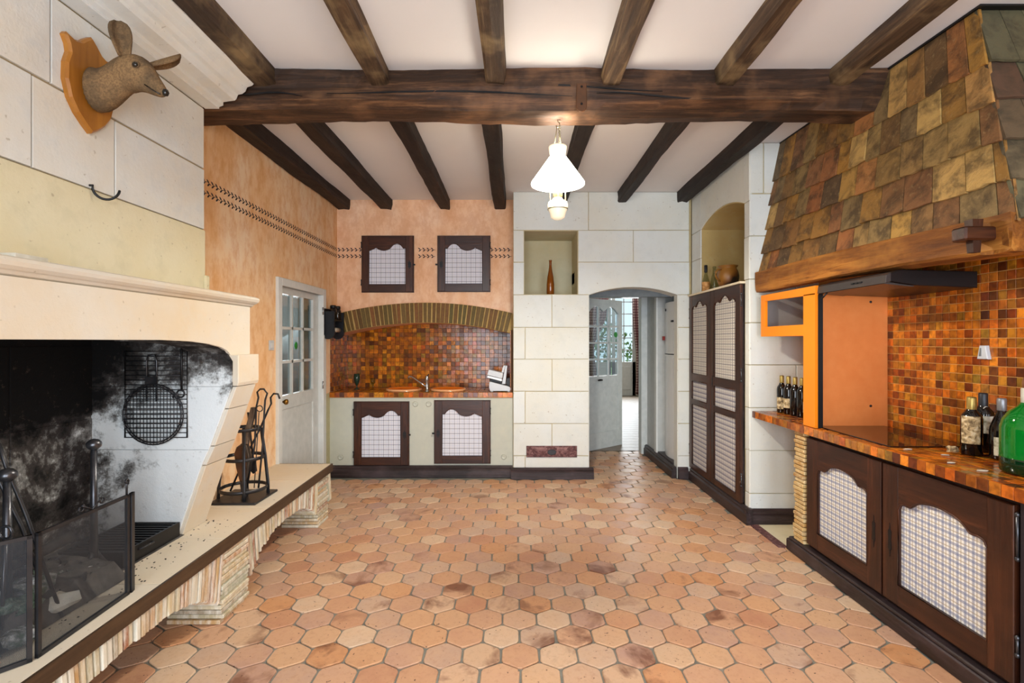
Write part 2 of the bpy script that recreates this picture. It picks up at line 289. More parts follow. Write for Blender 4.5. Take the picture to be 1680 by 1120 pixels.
# ------------------------------------------------------------------ mesh writing
class G:
    def __init__(s): s.v = []; s.f = []; s.uv = []; s.sm = []
    def add(s, vs, fs, uvs=None, smooth=False):
        b = len(s.v); s.v += [tuple(q) for q in vs]
        for i, f in enumerate(fs):
            s.f.append([b+j for j in f]); s.uv.append(uvs[i] if uvs else None); s.sm.append(smooth)
    def mesh(s, name):
        me = bpy.data.meshes.new(name); me.from_pydata(s.v, [], s.f)
        if any(u for u in s.uv):
            l = me.uv_layers.new(name='UVMap').data; k = 0
            for f, u in zip(s.f, s.uv):
                for i in range(len(f)):
                    if u: l[k].uv = u[i]
                    k += 1
        me.polygons.foreach_set('use_smooth', s.sm); me.update(); return me
    def build(s, name, mat, parent=None, label=None, cat=None, group=None, kind=None, loc=None, ofs=None):
        me = s.mesh(name); me.materials.append(MAT[mat] if isinstance(mat, str) else mat)
        return link(name, me, parent, label, cat, group, kind, loc, ofs)
    # plate on a plane: poly in (u,v); back at n=n0, front at n1, chamfered by ch
    def plate(s, poly, O, U, W, n0, n1, ch=0.0):
        O, U, W = V(O), V(U), V(W); N = U.cross(W); k = len(poly)
        ar = sum(poly[i][0]*poly[(i+1) % k][1]-poly[(i+1) % k][0]*poly[i][1] for i in range(k))
        if ar < 0: poly = poly[::-1]
        at = lambda p, n: O+U*p[0]+W*p[1]+N*n
        rings = [(poly, n0)]
        if ch:
            ins = []
            for i in range(k):
                a, b, c = V(poly[i-1]), V(poly[i]), V(poly[(i+1) % k])
                d1 = (b-a).normalized(); d2 = (c-b).normalized(); n1_ = V((-d1.y, d1.x)); n2_ = V((-d2.y, d2.x))
                m = (n1_+n2_); m = m/max(0.3, m.length_squared)*2; ins.append((b.x+m.x*ch, b.y+m.y*ch))
            rings += [(poly, n1-ch), (ins, n1)]
        else: rings += [(poly, n1)]
        vs = [at(p, n) for r, n in rings for p in r]; fs = []; uv = []
        L = len(rings)
        for j in range(L-1):
            for i in range(k):
                a, b = j*k+i, j*k+(i+1) % k; fs.append([a, b, b+k, a+k]); uv.append([(poly[i][0], poly[i][1]), (poly[(i+1) % k][0], poly[(i+1) % k][1])]*2)
        fs.append([(L-1)*k+i for i in range(k)]); uv.append([tuple(p) for p in rings[-1][0]])
        fs.append([i for i in range(k)][::-1]); uv.append([tuple(p) for p in poly][::-1])
        s.add(vs, fs, uv); return s
    def rect(s, u0, u1, v0, v1, O, U, W, n0, n1, ch=0.0):
        return s.plate([(u0, v0), (u1, v0), (u1, v1), (u0, v1)], O, U, W, n0, n1, ch)
    def box(s, x0, x1, y0, y1, z0, z1, ch=0.0):
        x0, x1 = sorted((x0, x1)); y0, y1 = sorted((y0, y1)); z0, z1 = sorted((z0, z1))
        if ch:
            c = ch; P = []
            for sx in (0, 1):
                for sy in (0, 1):
                    for sz in (0, 1):
                        X = (x0, x1)[sx]; Y = (y0, y1)[sy]; Z = (z0, z1)[sz]; dx = c*(1-2*sx); dy = c*(1-2*sy); dz = c*(1-2*sz)
                        P += [(X, Y+dy, Z+dz), (X+dx, Y, Z+dz), (X+dx, Y+dy, Z)]
            bm = bmesh.new(); [bm.verts.new(p) for p in P]; bmesh.ops.convex_hull(bm, input=bm.verts)
            bmesh.ops.dissolve_limit(bm, angle_limit=0.02, verts=bm.verts, edges=bm.edges)
            bm.verts.index_update(); s.add([v.co.copy() for v in bm.verts], [[v.index for v in f.verts] for f in bm.faces]); bm.free(); return s
        vs = [(x, y, z) for x in (x0, x1) for y in (y0, y1) for z in (z0, z1)]
        s.add(vs, [[0, 1, 3, 2], [4, 6, 7, 5], [0, 4, 5, 1], [2, 3, 7, 6], [0, 2, 6, 4], [1, 5, 7, 3]]); return s
    def lathe(s, prof, c=(0, 0, 0), seg=20, axis='z', sx=1.0, sy=1.0, caps=True):
        if prof[0] == prof[-1]: caps = False
        vs = []; fs = []; n = len(prof); C = V(c)
        for k in range(seg):
            a = 2*PI*k/seg
            for r, h in prof:
                x, y = r*math.cos(a)*sx, r*math.sin(a)*sy
                q = {'z': V((x, y, h)), 'y': V((x, h, -y)), 'x': V((h, x, y))}[axis]; vs.append(C+q)
        for k in range(seg):
            k2 = (k+1) % seg
            for i in range(n-1):
                fs.append([k*n+i, k2*n+i, k2*n+i+1, k*n+i+1])
        if caps and prof[0][0] > 1e-5: fs.append([k*n for k in range(seg)][::-1])
        if caps and prof[-1][0] > 1e-5: fs.append([k*n+n-1 for k in range(seg)])
        s.add(vs, fs, None, True); return s
    def tube(s, pts, r, seg=8, closed=False, flat=None):
        pts = [V(p) for p in pts]; n = len(pts); rr = r if isinstance(r, (list, tuple)) else [r]*n
        vs = []; fs = []; up = V((0, 0, 1))
        for i, p in enumerate(pts):
            a = pts[i-1] if (i > 0 or closed) else p; b = pts[(i+1) % n] if (i < n-1 or closed) else p
            d = (b-a).normalized()
            ref = up if abs(d.z) < 0.95 else V((0, 1, 0))
            if flat: ref = V(flat)
            u = d.cross(ref).normalized(); w_ = u.cross(d).normalized()
            for k in range(seg):
                t_ = 2*PI*k/seg; ra = rr[i][0] if isinstance(rr[i], tuple) else rr[i]; rb = rr[i][1] if isinstance(rr[i], tuple) else rr[i]
                vs.append(p+u*math.cos(t_)*ra+w_*math.sin(t_)*rb)
        m = n if closed else n-1
        for i in range(m):
            j = (i+1) % n
            for k in range(seg):
                k2 = (k+1) % seg; fs.append([i*seg+k, i*seg+k2, j*seg+k2, j*seg+k])
        if not closed: fs.append(list(range(seg))[::-1]); fs.append([(n-1)*seg+k for k in range(seg)])
        s.add(vs, fs, None, True); return s
    def band(s, c, r, w_, th, seg=28, axis='z', rx=None):   # flat iron hoop
        prof = [(r-th, -w_/2), (r, -w_/2), (r, w_/2), (r-th, w_/2), (r-th, -w_/2)]
        return s.lathe(prof, c, seg)
def link(name, me, parent=None, label=None, cat=None, group=None, kind=None, loc=None, ofs=None):
    o = bpy.data.objects.new(name, me); COL.objects.link(o)
    if parent is not None:
        o.parent = parent
        if loc is None: o.location = V((0, 0, 0))-V(parent.get('base', (0, 0, 0)))
    if loc is not None: o.location = loc
    tag(o, label, cat, group, kind); return o
def tag(o, label=None, cat=None, group=None, kind=None):
    if label: o['label'] = label
    if cat: o['category'] = cat
    if group: o['group'] = group
    if kind: o['kind'] = kind
    return o
def thing(name, label, cat, base=(0, 0, 0), group=None, kind=None):
    """Empty at the thing's base; children of it are written in world coordinates"""
    o = bpy.data.objects.new(name, None); COL.objects.link(o); o.location = base; o['base'] = list(base); o.empty_display_size = 0.1
    return tag(o, label, cat, group, kind)
X_, Y_, Z_ = V((1, 0, 0)), V((0, 1, 0)), V((0, 0, 1))
def px(x, y, d):       # a photograph point at depth d, in metres (used for measuring while building)
    return V(((x-845)*d/840, d, CAMH+(560-y)*d/840))
def arc(cx, cy, r, a0, a1, n): return [(cx+r*math.cos(a0+(a1-a0)*i/n), cy+r*math.sin(a0+(a1-a0)*i/n)) for i in range(n+1)]
CEIL = 3.20

# ================================================================== FLOOR
FLOOR_Z = 0.0
floor = G().box(-2.6, 3.4, -2.1, 7.15, -0.10, -0.008).build('floor', 'grout', kind='structure')
W_ = 0.188; RP = W_*math.sqrt(3)/2; HR = W_/math.sqrt(3)
def hexpoly(j=0.0040, gap=0.0060, rnd=random):
    pts = []
    for k in range(6):
        a = R(90+60*k); r = HR-gap*1.155
        p0 = V((math.cos(a), math.sin(a)))*r
        for s_ in (-1, 1):   # slightly worn corners
            a2 = a+s_*R(5.5); pts.append((math.cos(a2)*(r-0.004)+rnd.uniform(-j, j)*0.5, math.sin(a2)*(r-0.004)+rnd.uniform(-j, j)*0.5))
    return pts
hex_meshes = []
for k in range(8):
    me = G().plate(hexpoly(), (0, 0, 0), X_, Y_, -0.012, 0.0, 0.003).mesh('floor_tile'); me.materials.append(MAT['terracotta']); hex_meshes.append(me)
cells = []
ox, oy = -0.164, 2.502
for j in range(-20, 36):
    for i in range(-26, 30):
        x = ox+(i+0.5*(j & 1))*W_; y = oy+j*RP
        if y < -0.4 or y > 7.10: continue
        if y < 5.66:
            if x < -2.05 or x > 2.50: continue
            if x < -2.0 and y < 4.6: continue
            if x > 2.02 and y < 3.6: continue
            if x > 1.93 and y > 4.32: continue
            if y > 5.74 and not 0.86 < x < 1.80: continue
        elif not (0.74 < x < 1.76): continue
        vis = y > 2.2 and abs(845+x*840/max(y, .1)-840) < 900
        if vis and x < -1.75 and y < 4.3: vis = False
        cells.append((0 if vis else 1, y, x, y))
cells.sort()
rest = G(); n_t = 0
for q, _, x, y in cells:
    dz = random.uniform(-0.0012, 0.0012)
    if q == 0 and n_t < 300:
        o = bpy.data.objects.new('floor_tile', random.choice(hex_meshes)); COL.objects.link(o); o.parent = floor
        o.location = (x+random.uniform(-.001, .001), y, FLOOR_Z+dz); o.rotation_euler = (random.uniform(-.004, .004), random.uniform(-.004, .004), random.choice(range(6))*R(60)); n_t += 1
    else: rest.plate(hexpoly(), (x, y, FLOOR_Z+dz), X_, Y_, -0.012, 0.0, 0.003)
rest.build('floor_tile', 'terracotta', floor, kind='stuff')
# bare stone patch and pinkish strip beside the right baseboard
G().box(2.03, 2.55, 3.72, 4.30, -0.008, 0.004).build('floor_slab', 'render_hood', floor, label='bare tan stone slab')
G().box(1.955, 2.025, 3.80, 4.27, -0.008, 0.006).build('floor_strip', 'book_spine', floor, label='worn dull pink strip')
# far room floor
far_floor = G().box(-0.5, 5.5, 7.15, 14.6, -0.10, 0.0).build('floor', 'grey_wood', kind='structure')
for k in range(34):
    G().box(-0.5, 5.5, 7.17+k*0.215, 7.17+k*0.215+0.207, 0.0, 0.004).build('plank', 'far_plank' if 'far_plank' in MAT else plain('far_plank', '#8a7d70', 0.45, 0.4, var='#75685a') and 'far_plank', far_floor)

# ================================================================== CEILING AND BEAMS
G().box(-2.6, 3.2, -2.1, 6.7, CEIL, CEIL+0.1).build('ceiling', 'ceiling_white', kind='structure')
def rough_beam(name, p0, p1, w_, h, mat, nseg=24, jit=0.006, seed=1, bev=0.02, bow=None, **kw):
    rr = random.Random(seed); p0, p1 = V(p0), V(p1); d = (p1-p0); L = d.length; d.normalize()
    side = d.cross(Z_).normalized(); up = side.cross(d).normalized()
    ring = [(-w_/2+bev, -h/2), (0, -h/2), (w_/2-bev, -h/2), (w_/2, -h/2+bev), (w_/2, 0), (w_/2, h/2-bev*.3), (w_/2-bev*.3, h/2), (-w_/2+bev*.3, h/2), (-w_/2, h/2-bev*.3), (-w_/2, 0), (-w_/2, -h/2+bev)]
    k = len(ring); vs = []; ph = [rr.uniform(0, 6.28) for _ in range(k)]; fr = [rr.uniform(1.5, 4) for _ in range(k)]
    for i in range(nseg+1):
        s_ = L*i/nseg; c = p0+d*s_
        if bow: c = c+up*bow[1]*math.sin(PI*i/nseg)+side*bow[0]*math.sin(PI*i/nseg)
        for q, (a, b) in enumerate(ring):
            wv = math.sin(ph[q]+fr[q]*s_)*jit+rr.uniform(-jit, jit)*0.3
            fac = 1+wv/max(w_, h)*2
            top = b > h/2-0.001
            vs.append(c+side*a*fac+up*(b if top else b*fac))
    fs = []
    for i in range(nseg):
        for q in range(k):
            q2 = (q+1) % k; fs.append([i*k+q, i*k+q2, (i+1)*k+q2, (i+1)*k+q])
    fs.append(list(range(k))[::-1]); fs.append([nseg*k+q for q in range(k)])
    g = G(); g.add(vs, fs); return g.build(name, mat, **kw)
mb = rough_beam('ceiling_beam', (-2.1, 3.275, 3.085), (2.36, 3.275, 3.085), 0.285, 0.24, 'beam_wood_x', 60, 0.012, 3, 0.045, kind='structure', label='massive dark main beam across the ceiling')
# long drying cracks in the beam
g = G()
for (xa, xb, z) in ((-1.15, 0.35, 3.055), (-0.1, 0.9, 3.09), (0.5, 1.2, 3.04), (-1.7, -1.3, 3.05)):
    n = 14; top = []; bot = []
    for i in range(n+1):
        f = i/n; h = 0.005*math.sin(PI*f)+0.0008; zz = z+0.012*math.sin(5*f+xa)-0.02*f
        top.append((xa+(xb-xa)*f, zz+h)); bot.append((xa+(xb-xa)*f, zz-h))
    g.plate(bot+top[::-1], (0, 3.127, 0), X_, Z_, 0.0, 0.004)
g.build('crack', 'iron_black', mb, kind='stuff')
JF = [(-1.535, .125), (-0.83, .108), (-0.12, .122), (0.585, .115), (1.285, .115), (1.975, .12)]
for i, (x, w_) in enumerate(JF):
    m = ['joist_wood_y'][0]
    rough_beam('ceiling_joist', (x, -2.1, CEIL-.048), (x+(0.01 if i == 5 else 0), 3.16, CEIL-.048), w_, .104, m, 30, 0.006, 20+i, 0.012, kind='structure')
JB = [(-2.02, .145, 6.05), (-1.515, .13, 6.05), (-.828, .125, 6.05), (-.175, .135, 6.05), (.52, .11, 5.75), (1.197, .10, 5.75), (1.868, .115, 5.75)]
for i, (x, w_, y1) in enumerate(JB):
    rough_beam('ceiling_joist', (x, 3.39, CEIL-.055), (x, y1, CEIL-.055), w_, .118, 'joist_dark_y', 22, 0.006, 40+i, 0.012, kind='structure')
# leather strap nailed to the beam
st = thing('leather_strap', 'brown leather strap tab nailed on the face of the main ceiling beam', 'strap', (0.40, 3.125, 3.02))
g = G(); g.plate([(-.032, -.07)] + [(0.032*math.cos(a), -.07+0.032*math.sin(a)) for a in [R(180+30*k) for k in range(1, 6)]] + [(.032, -.07), (.03, .07), (-.03, .07)], (0.405, 3.127, 3.03), X_, Z_, 0.0, 0.012, 0.003)
g.build('strap', 'leather', st)
g = G(); g.lathe([(0, 0), (.007, .002), (.007, .006), (0, .008)], (0.405, 3.11, 3.08), 10, 'y'); g.build('nail', 'iron_black', st)
g = G(); g.lathe([(0, 0), (.007, .002), (.007, .006), (0, .008)], (0.405, 3.11, 2.975), 10, 'y'); g.build('nail', 'iron_black', st)

# ================================================================== WALLS
def ashlar(wall, mat, rects, O, U, W, th=0.012, joint=0.006, ch=0.003):
    """each stone block is a part of the wall; rects are (u0,u1,v0,v1) or polygons"""
    for r in rects:
        if len(r) == 4 and not isinstance(r[0], tuple):
            u0, u1, v0, v1 = r; jt = joint/2*random.uniform(0.8, 1.3); q = lambda: random.uniform(-.0015, .0015)
            poly = [(u0+jt+q(), v0+jt+q()), (u1-jt+q(), v0+jt+q()), (u1-jt+q(), v1-jt+q()), (u0+jt+q(), v1-jt+q())]
        else: poly = list(r)
        G().plate(poly, O, U, W, -0.01, th*random.uniform(0.8, 1.1), ch).build('stone', mat, wall)
# --- left wall, orange limewash, with the glazed door
XL = -2.10
DY0, DY1, DZ = 4.56, 5.56, 2.07      # door opening
g = G(); g.box(XL-.25, XL, 3.05, DY0, 0, CEIL); g.box(XL-.25, XL, DY1, 6.5, 0, CEIL); g.box(XL-.25, XL, DY0, DY1, DZ, CEIL)
wl = g.build('wall_left', 'plaster_orange', kind='structure')
G().box(XL, XL+.003, DY1+.05, 5.80, 0, .95).build('painted_dado', 'paint_green_grey', wl, label='grey-green painted lower strip')
# --- back wall with the arched sink recess
NX0, NX1 = XL, -0.05; AY = 5.95; R_IN = 4.27-.233; XC = -1.04
zc_out = 1.981-4.247
def arch_z(x, r): return zc_out+math.sqrt(r*r-(x-XC)**2)
R_O = 4.247; R_I = R_O-.233
wb = thing('wall_back', None, None, (0, 6.04, 0), kind='structure')
g = G(); n = 24; xs = [XL+(-0.02-XL)*i/n for i in range(n+1)]
poly = [(x, max(arch_z(x, R_O)-.06, 1.6)) for x in xs]+[(-0.02, CEIL), (XL, CEIL)]
g.plate(poly, (0, 6.12, 0), X_, Z_, 0, .08)
g.build('plaster', 'plaster_pink', wb)
# soffit body behind the brick arch
g = G(); poly = [(x, arch_z(x, R_I)) for x in xs]+[(x, arch_z(x, R_O)) for x in xs[::-1]]
g.plate(poly, (0, 6.43, 0), X_, Z_, 0, .43)
g.build('arch_soffit', 'plaster_pink', wb)
g = G(); g.plate(poly, (0, 6.0, 0), X_, Z_, 0, .047); g.build('arch_mortar', 'joint_cream', wb)
G().box(XL-.1, -.021, 6.43, 6.55, 0, 2.2).build('recess_back', 'grout_dark', wb)
G().box(NX1, -.021, 5.85, 6.43, 0, 1.66).build('recess_side', 'grout_dark', wb)
NB = 39; a0 = math.asin((-2.055-XC)/R_O); a1 = math.asin((-0.035-XC)/R_O)
for i in range(NB):
    c = a0+(a1-a0)*(i+.5)/NB; hw = (a1-a0)/NB*0.5*random.uniform(.68, .84); c += random.uniform(-.0006, .0006); hb = hw*random.uniform(.85, 1.05)
    P = lambda r, a: (XC+r*math.sin(a), zc_out+r*math.cos(a))
    jj = random.uniform(-.003, .003)
    G().plate([P(R_I+.003, c-hb+jj/4), P(R_I+.003, c+hb+jj/4), P(R_O-.002, c+hw), P(R_O-.002, c-hw)], (0, 5.96, 0), X_, Z_, 0, random.uniform(.012, .02), .003).build('brick', 'arch_brick', wb)
# cream front under the counter
G().box(XL, -0.02, 5.80, 5.90, 0, .893).build('cabinet_front', 'paint_putty', wb)
def mosaic_grid(parent, mat, O, U, W, u0, u1, v0, v1, pitch, th=0.005, indiv=0, clip=None, order=None, gap=0.0022):
    cs = []; nu = round((u1-u0)/pitch); nv = round((v1-v0)/pitch); pu = (u1-u0)/nu; pv = (v1-v0)/nv
    for i in range(nu):
        for j in range(nv):
            a, b = u0+i*pu, v0+j*pv
            if clip and not clip(a+pu/2, b+pv/2): continue
            cs.append((a, b))
    if order: cs.sort(key=order)
    me = None; rest = G()
    if indiv:
        me = G().rect(gap/2, pu-gap/2, gap/2, pv-gap/2, (0, 0, 0), U, W, 0, th, .0012).mesh('mosaic_tile'); me.materials.append(MAT[mat])
    for k, (a, b) in enumerate(cs):
        if k < indiv:
            o = bpy.data.objects.new('mosaic_tile', me); COL.objects.link(o); o.parent = parent; o.location = V(O)+U*a+W*b-V(parent.get('base', (0, 0, 0)))
        else:
            t1, t2 = random.gauss(0, .012), random.gauss(0, .012); Nn = V(U).cross(V(W)); U2 = V(U)+Nn*t1; W2 = V(W)+Nn*t2
            rest.rect(gap/2-pu/2, pu/2-gap/2, gap/2-pv/2, pv/2-gap/2, V(O)+V(U)*(a+pu/2)+V(W)*(b+pv/2), U2, W2, 0, th*random.uniform(.85, 1.05), .0012)
    if rest.v: rest.build('mosaic_tile', mat, parent, kind='stuff')
mosaic_grid(wb, 'mosaic_brown', (0, 6.43, 0), X_, Z_, XL+.005, NX1, .957, 1.80, .0535, clip=lambda u, v: v < arch_z(u, R_I)+.03)
mosaic_grid(wb, 'mosaic_brown', (XL+.001, 0, 0), Y_, Z_, 5.81, 6.43, .957, 1.645, .0535)
g = G()
for i in range(12):
    for j in range(13):
        y = 5.802+i*.0524; z = .959+j*.0535; g.box(NX1-.005, NX1, y, y+.050, z, z+.051)
g.build('mosaic_tile', 'mosaic_brown', wb, kind='stuff')
# stencilled garland, two lines of leaves, on both walls
def leaf(g, O, U, W, u, v, ang, L=.034, wd=.009):
    pts = [(-.5, 0), (-.2, .45), (.2, .5), (.5, 0), (.2, -.5), (-.2, -.45)]
    ca, sa = math.cos(ang), math.sin(ang)
    g.plate([(u+(a*L)*ca-(b*wd)*sa, v+(a*L)*sa+(b*wd)*ca) for a, b in pts], O, U, W, 0, .0012)
def garland(parent, O, U, W, u0, u1, v, flip=1, skip=()):
    g = G(); u = u0; k = 0
    while u < u1:
        if not any(a < u < b for a, b in skip):
            sg = 1 if (k % 2) else -1
            leaf(g, O, U, W, u, v+.012, flip*R(-38), .036, .013); leaf(g, O, U, W, u+.006, v-.011, flip*R(38), .036, .013)
            leaf(g, O, U, W, u+.026, v+.002*sg, flip*R(12)*sg, .034, .005)
        u += .050; k += 1
    g.build('stencil_garland', 'stencil', parent, kind='stuff')
for z in (2.612, 2.535):
    garland(wl, (XL, 0, 0), Y_, Z_, 3.2, 6.0, z)
    garland(wb, (0, 6.04, 0), X_, Z_, -2.08, -.05, z, skip=((-1.82, -1.17), (-.93, -.28)))
# --- stone partition wall with niche and arched doorway
YP = 5.72; c_st = [0, .253, .613, .973, 1.333, 1.687, 2.054, 2.415, 2.772, CEIL]
OX0, OX1, OZS, OZT = .824, 1.818, 2.054, 2.143
ocx = (OX0+OX1)/2; hw = (OX1-OX0)/2; sag = OZT-OZS; Rarch = (hw*hw+sag*sag)/(2*sag)
def door_arc(n=16):
    a = math.asin(hw/Rarch); return [(ocx+Rarch*math.sin(-a+2*a*i/n), OZT-Rarch+Rarch*math.cos(-a+2*a*i/n)) for i in range(n+1)]
ws = thing('wall_stone', None, None, (0.4, YP, 0), kind='structure')
g = G()
b0 = YP+.01
NZ0, NZ1, NXa, NXb = 2.054, 2.772, .10, .704
g.box(-.02, OX0, b0, b0+.62, 0, NZ0); g.box(-.02, NXa, b0, b0+.62, NZ0, CEIL); g.box(NXb, OX0, b0, b0+.62, NZ0, CEIL); g.box(NXa, NXb, b0, b0+.62, NZ1, CEIL)
g.box(OX1, 1.97, b0, b0+.12, 0, CEIL)
da = door_arc(); g.plate(da+[(OX1, CEIL), (OX0, CEIL)], (0, b0+.30, 0), X_, Z_, 0, .30)
g.build('mortar_bed', 'mortar_pale', ws)
g = G(); g.box(OX1-.004, OX1+.003, YP+.005, YP+.125, 0, OZS); g.box(OX0-.003, OX0+.004, YP+.005, YP+.60, 0, OZS); g.build('reveal', 'stone_pale', ws)
g = G(); g.plate([(x, z-.004) for x, z in da]+[(x, z+.003) for x, z in da[::-1]], (0, b0+.295, 0), X_, Z_, 0, .30); g.build('reveal', 'stone_pale', ws)
G().box(NXa, NXb, YP+.59, YP+.62, NZ0, NZ1).build('niche_back', 'stone_niche', ws)
g = G(); g.box(NXa-.002, NXa+.004, YP+.012, YP+.60, NZ0, NZ1); g.box(NXb-.004, NXb+.002, YP+.012, YP+.60, NZ0, NZ1)
g.box(NXa, NXb, YP+.012, YP+.60, NZ1-.004, NZ1+.002); g.box(NXa, NXb, YP+.012, YP+.60, NZ0-.002, NZ0+.004); g.build('niche_lining', 'stone_niche', ws)
x906, x861 = (905.5-845)*YP/840, (861.5-845)*YP/840; xl, xj = -.02, OX0
st_ = []
for k in range(6):
    z0, z1 = c_st[k], c_st[k+1]
    if k % 2 == 1: st_ += [(xl, x906, z0, z1), (x906, xj, z0, z1)]
    else: st_ += [(xl, x861, z0, z1), (x861, xj, z0, z1)]
st_ = [s_ for s_ in st_]
st_ += [(xl, NXa, 2.054, 2.415), (xl, NXa, 2.415, 2.772)]
x1039, x965 = (1039-845)*YP/840, (965.5-845)*YP/840; xr = 1.945
st_ += [(NXb, x1039, 2.415, 2.772), (x1039, xr, 2.415, 2.772), (xl, x965, 2.772, CEIL), (x965, xr, 2.772, CEIL)]
for k in range(6): st_ += [(OX1, 1.965, c_st[k], c_st[k+1])]
ashlar(ws, 'stone_pale', st_, (0, YP+.01, 0), X_, Z_)
ashlar(ws, 'stone_pale', [[(NXb+.003, 2.057)]+[(OX0, 2.057)]+[(x, z+.002) for x, z in door_arc()]+[(xr, 2.057), (xr, 2.412), (NXb+.003, 2.412)]], (0, YP+.01, 0), X_, Z_, ch=0)
# --- right wall (plane X=1.97, y 4.30..5.72) with the arched niche over the cupboard
XR, YR = 1.97, 4.30
NY0, NY1, NZS, NZT = 4.40, 5.43, 2.715, 2.815
wr = thing('wall_right', None, None, (XR, 5.0, 0), kind='structure')
ncy = (NY0+NY1)/2; nh = (NY1-NY0)/2; ns = NZT-NZS; RN = (nh*nh+ns*ns)/(2*ns)
def niche_arc(n=16):
    a = math.asin(nh/RN); return [(ncy+RN*math.sin(-a+2*a*i/n), NZT-RN+RN*math.cos(-a+2*a*i/n)) for i in range(n+1)]
g = G()
g.box(XR+.01, 2.60, YR+.012, NY0, 0, CEIL); g.box(XR+.01, XR+.6, NY1, YP+.14, 0, CEIL)
UW = -Y_   # faces -X : U x W = -Y x Z = -X
g.plate([(-y, z) for y, z in niche_arc()][::-1]+[(-NY0, CEIL), (-NY1, CEIL)][::-1] if False else [(-y, z) for y, z in niche_arc()]+[(-NY1, CEIL), (-NY0, CEIL)], (XR+.56, 0, 0), UW, Z_, 0, .55)
g.build('mortar_bed', 'mortar_pale', wr)
G().box(XR+.55, XR+.60, NY0, NY1, 0, 2.95).build('niche_back', 'stone_niche_gold', wr)
G().box(XR+.01, XR+.555, NY1-.005, NY1+.003, 2.03, NZS+.005).build('niche_side', 'stone_niche_gold', wr)
g = G(); A_ = niche_arc(); g.plate([(-y, z) for y, z in A_]+[(-y, z+.01) for y, z in A_[::-1]], (XR+.556, 0, -.006), UW, Z_, 0, .545); g.build('niche_vault', 'stone_niche_gold', wr)
rs = []
for k in range(9):
    z0, z1 = c_st[k], c_st[k+1]
    if k < 7: rs += [(-5.71, -NY1-.02, z0, z1), (-NY0+.02, -YR, z0, z1)] if k < 6 else [(-5.71, -NY1, z0, z1), (-NY0, -YR, z0, z1)]
rs += [(-5.71, -NY1, 2.415, NZS), (-NY0, -YR, 2.415, NZS)]
ashlar(wr, 'stone_pale', rs, (XR+.01, 0, 0), UW, Z_)
ap = [(-y, z+.004) for y, z in niche_arc()]
ashlar(wr, 'stone_pale', [(-5.705, -NY1, NZS, CEIL), (-NY0, -YR, NZS, CEIL)], (XR+.01, 0, 0), UW, Z_)
ashlar(wr, 'stone_pale', [ap+[(-NY1, CEIL), (-NY0, CEIL)]], (XR+.01, 0, 0), UW, Z_, ch=0)
# --- return wall facing the camera at y=4.30
wt = G().box(XR+.014, 2.75, YR+.01, YR+.12, 0, CEIL).build('wall_return', 'mortar_pale', kind='structure')
rt = []
x1253 = 408*YR/840
for k in range(9):
    z0, z1 = c_st[k], c_st[k+1]
    if k == 8: rt += [(XR+.001, x1253, z0, z1), (x1253, 2.6, z0, z1)]
    elif k % 2 == 0: rt += [(XR+.001, 2.6, z0, z1)]
    else: rt += [(XR+.001, 2.36, z0, z1), (2.36, 2.6, z0, z1)]
ashlar(wt, 'stone_pale', rt, (0, YR+.01, 0), X_, Z_)
# --- right wall behind the hob, glazed mosaic
XW = 2.55
wm = G().box(XW, XW+.2, -2.1, 4.31, 0, CEIL).build('wall_cooker', 'grout_tan', kind='structure')
mosaic_grid(wm, 'mosaic_orange', (XW, 0, 0), -Y_, Z_, -3.50, -1.00, .948, 2.0985, .0500, indiv=300, order=lambda c: (0 if (-c[0] > 2.35 and (-c[0]) < 3.5) else 1, -c[0] if True else 0), gap=.0042)
# --- rear wall behind the camera with two tall window openings, and left side wall beyond the fireplace
g = G(); g.box(-2.6, 3.0, -2.2, -2.1, 2.65, CEIL); g.box(-2.6, 3.0, -2.2, -2.1, 0, .25); g.box(-2.6, -1.45, -2.2, -2.1, .25, 2.65); g.box(-.05, .55, -2.2, -2.1, .25, 2.65); g.box(1.95, 3.0, -2.2, -2.1, .25, 2.65)
g.build('wall_rear', 'plaster_orange', kind='structure')
G().box(-2.7, -2.5, -2.2, 3.2, 0, CEIL).build('wall_chimney', 'plaster_orange', kind='structure')
# --- baseboards
def skirting(name, O, U, L, h, th, mat, parent=None):
    prof = [(0, 0), (th, 0), (th, h*.62), (th*.72, h*.72), (th*.8, h*.86), (th*.45, h), (0, h)]
    N = V(U).cross(Z_); g = G(); vs = []
    for s_ in (0, L):
        for a, b in prof: vs.append(V(O)+V(U)*s_+N*a+Z_*b)
    k = len(prof); fs = [[i, (i+1) % k, k+(i+1) % k, k+i] for i in range(k)]+[list(range(k))[::-1], list(range(k, 2*k))]
    g.add(vs, fs); return g.build(name, mat, kind='structure')
skirting('baseboard_back', (XL+.01, 5.80, 0), X_, 2.06, .13, .045, 'plinth_wood_x')
skirting('baseboard_stone', (-.045, YP+.01, 0), X_, .92, .125, .055, 'plinth_wood_x')
skirting('baseboard_doorway', (OX1, YP+.01, 0), X_, .11, .13, .05, 'plinth_wood_x')
skirting('baseboard_right', (XR+.01, 5.68, 0), -Y_, 1.42, .135, .055, 'plinth_wood_y')
skirting('baseboard_return', (XR-.04, YR+.01, 0), X_, .62, .13, .045, 'plinth_wood_x')
skirting('baseboard_hall', (1.80, 7.0, 0), -Y_, 1.28, .13, .05, 'plinth_wood_y')

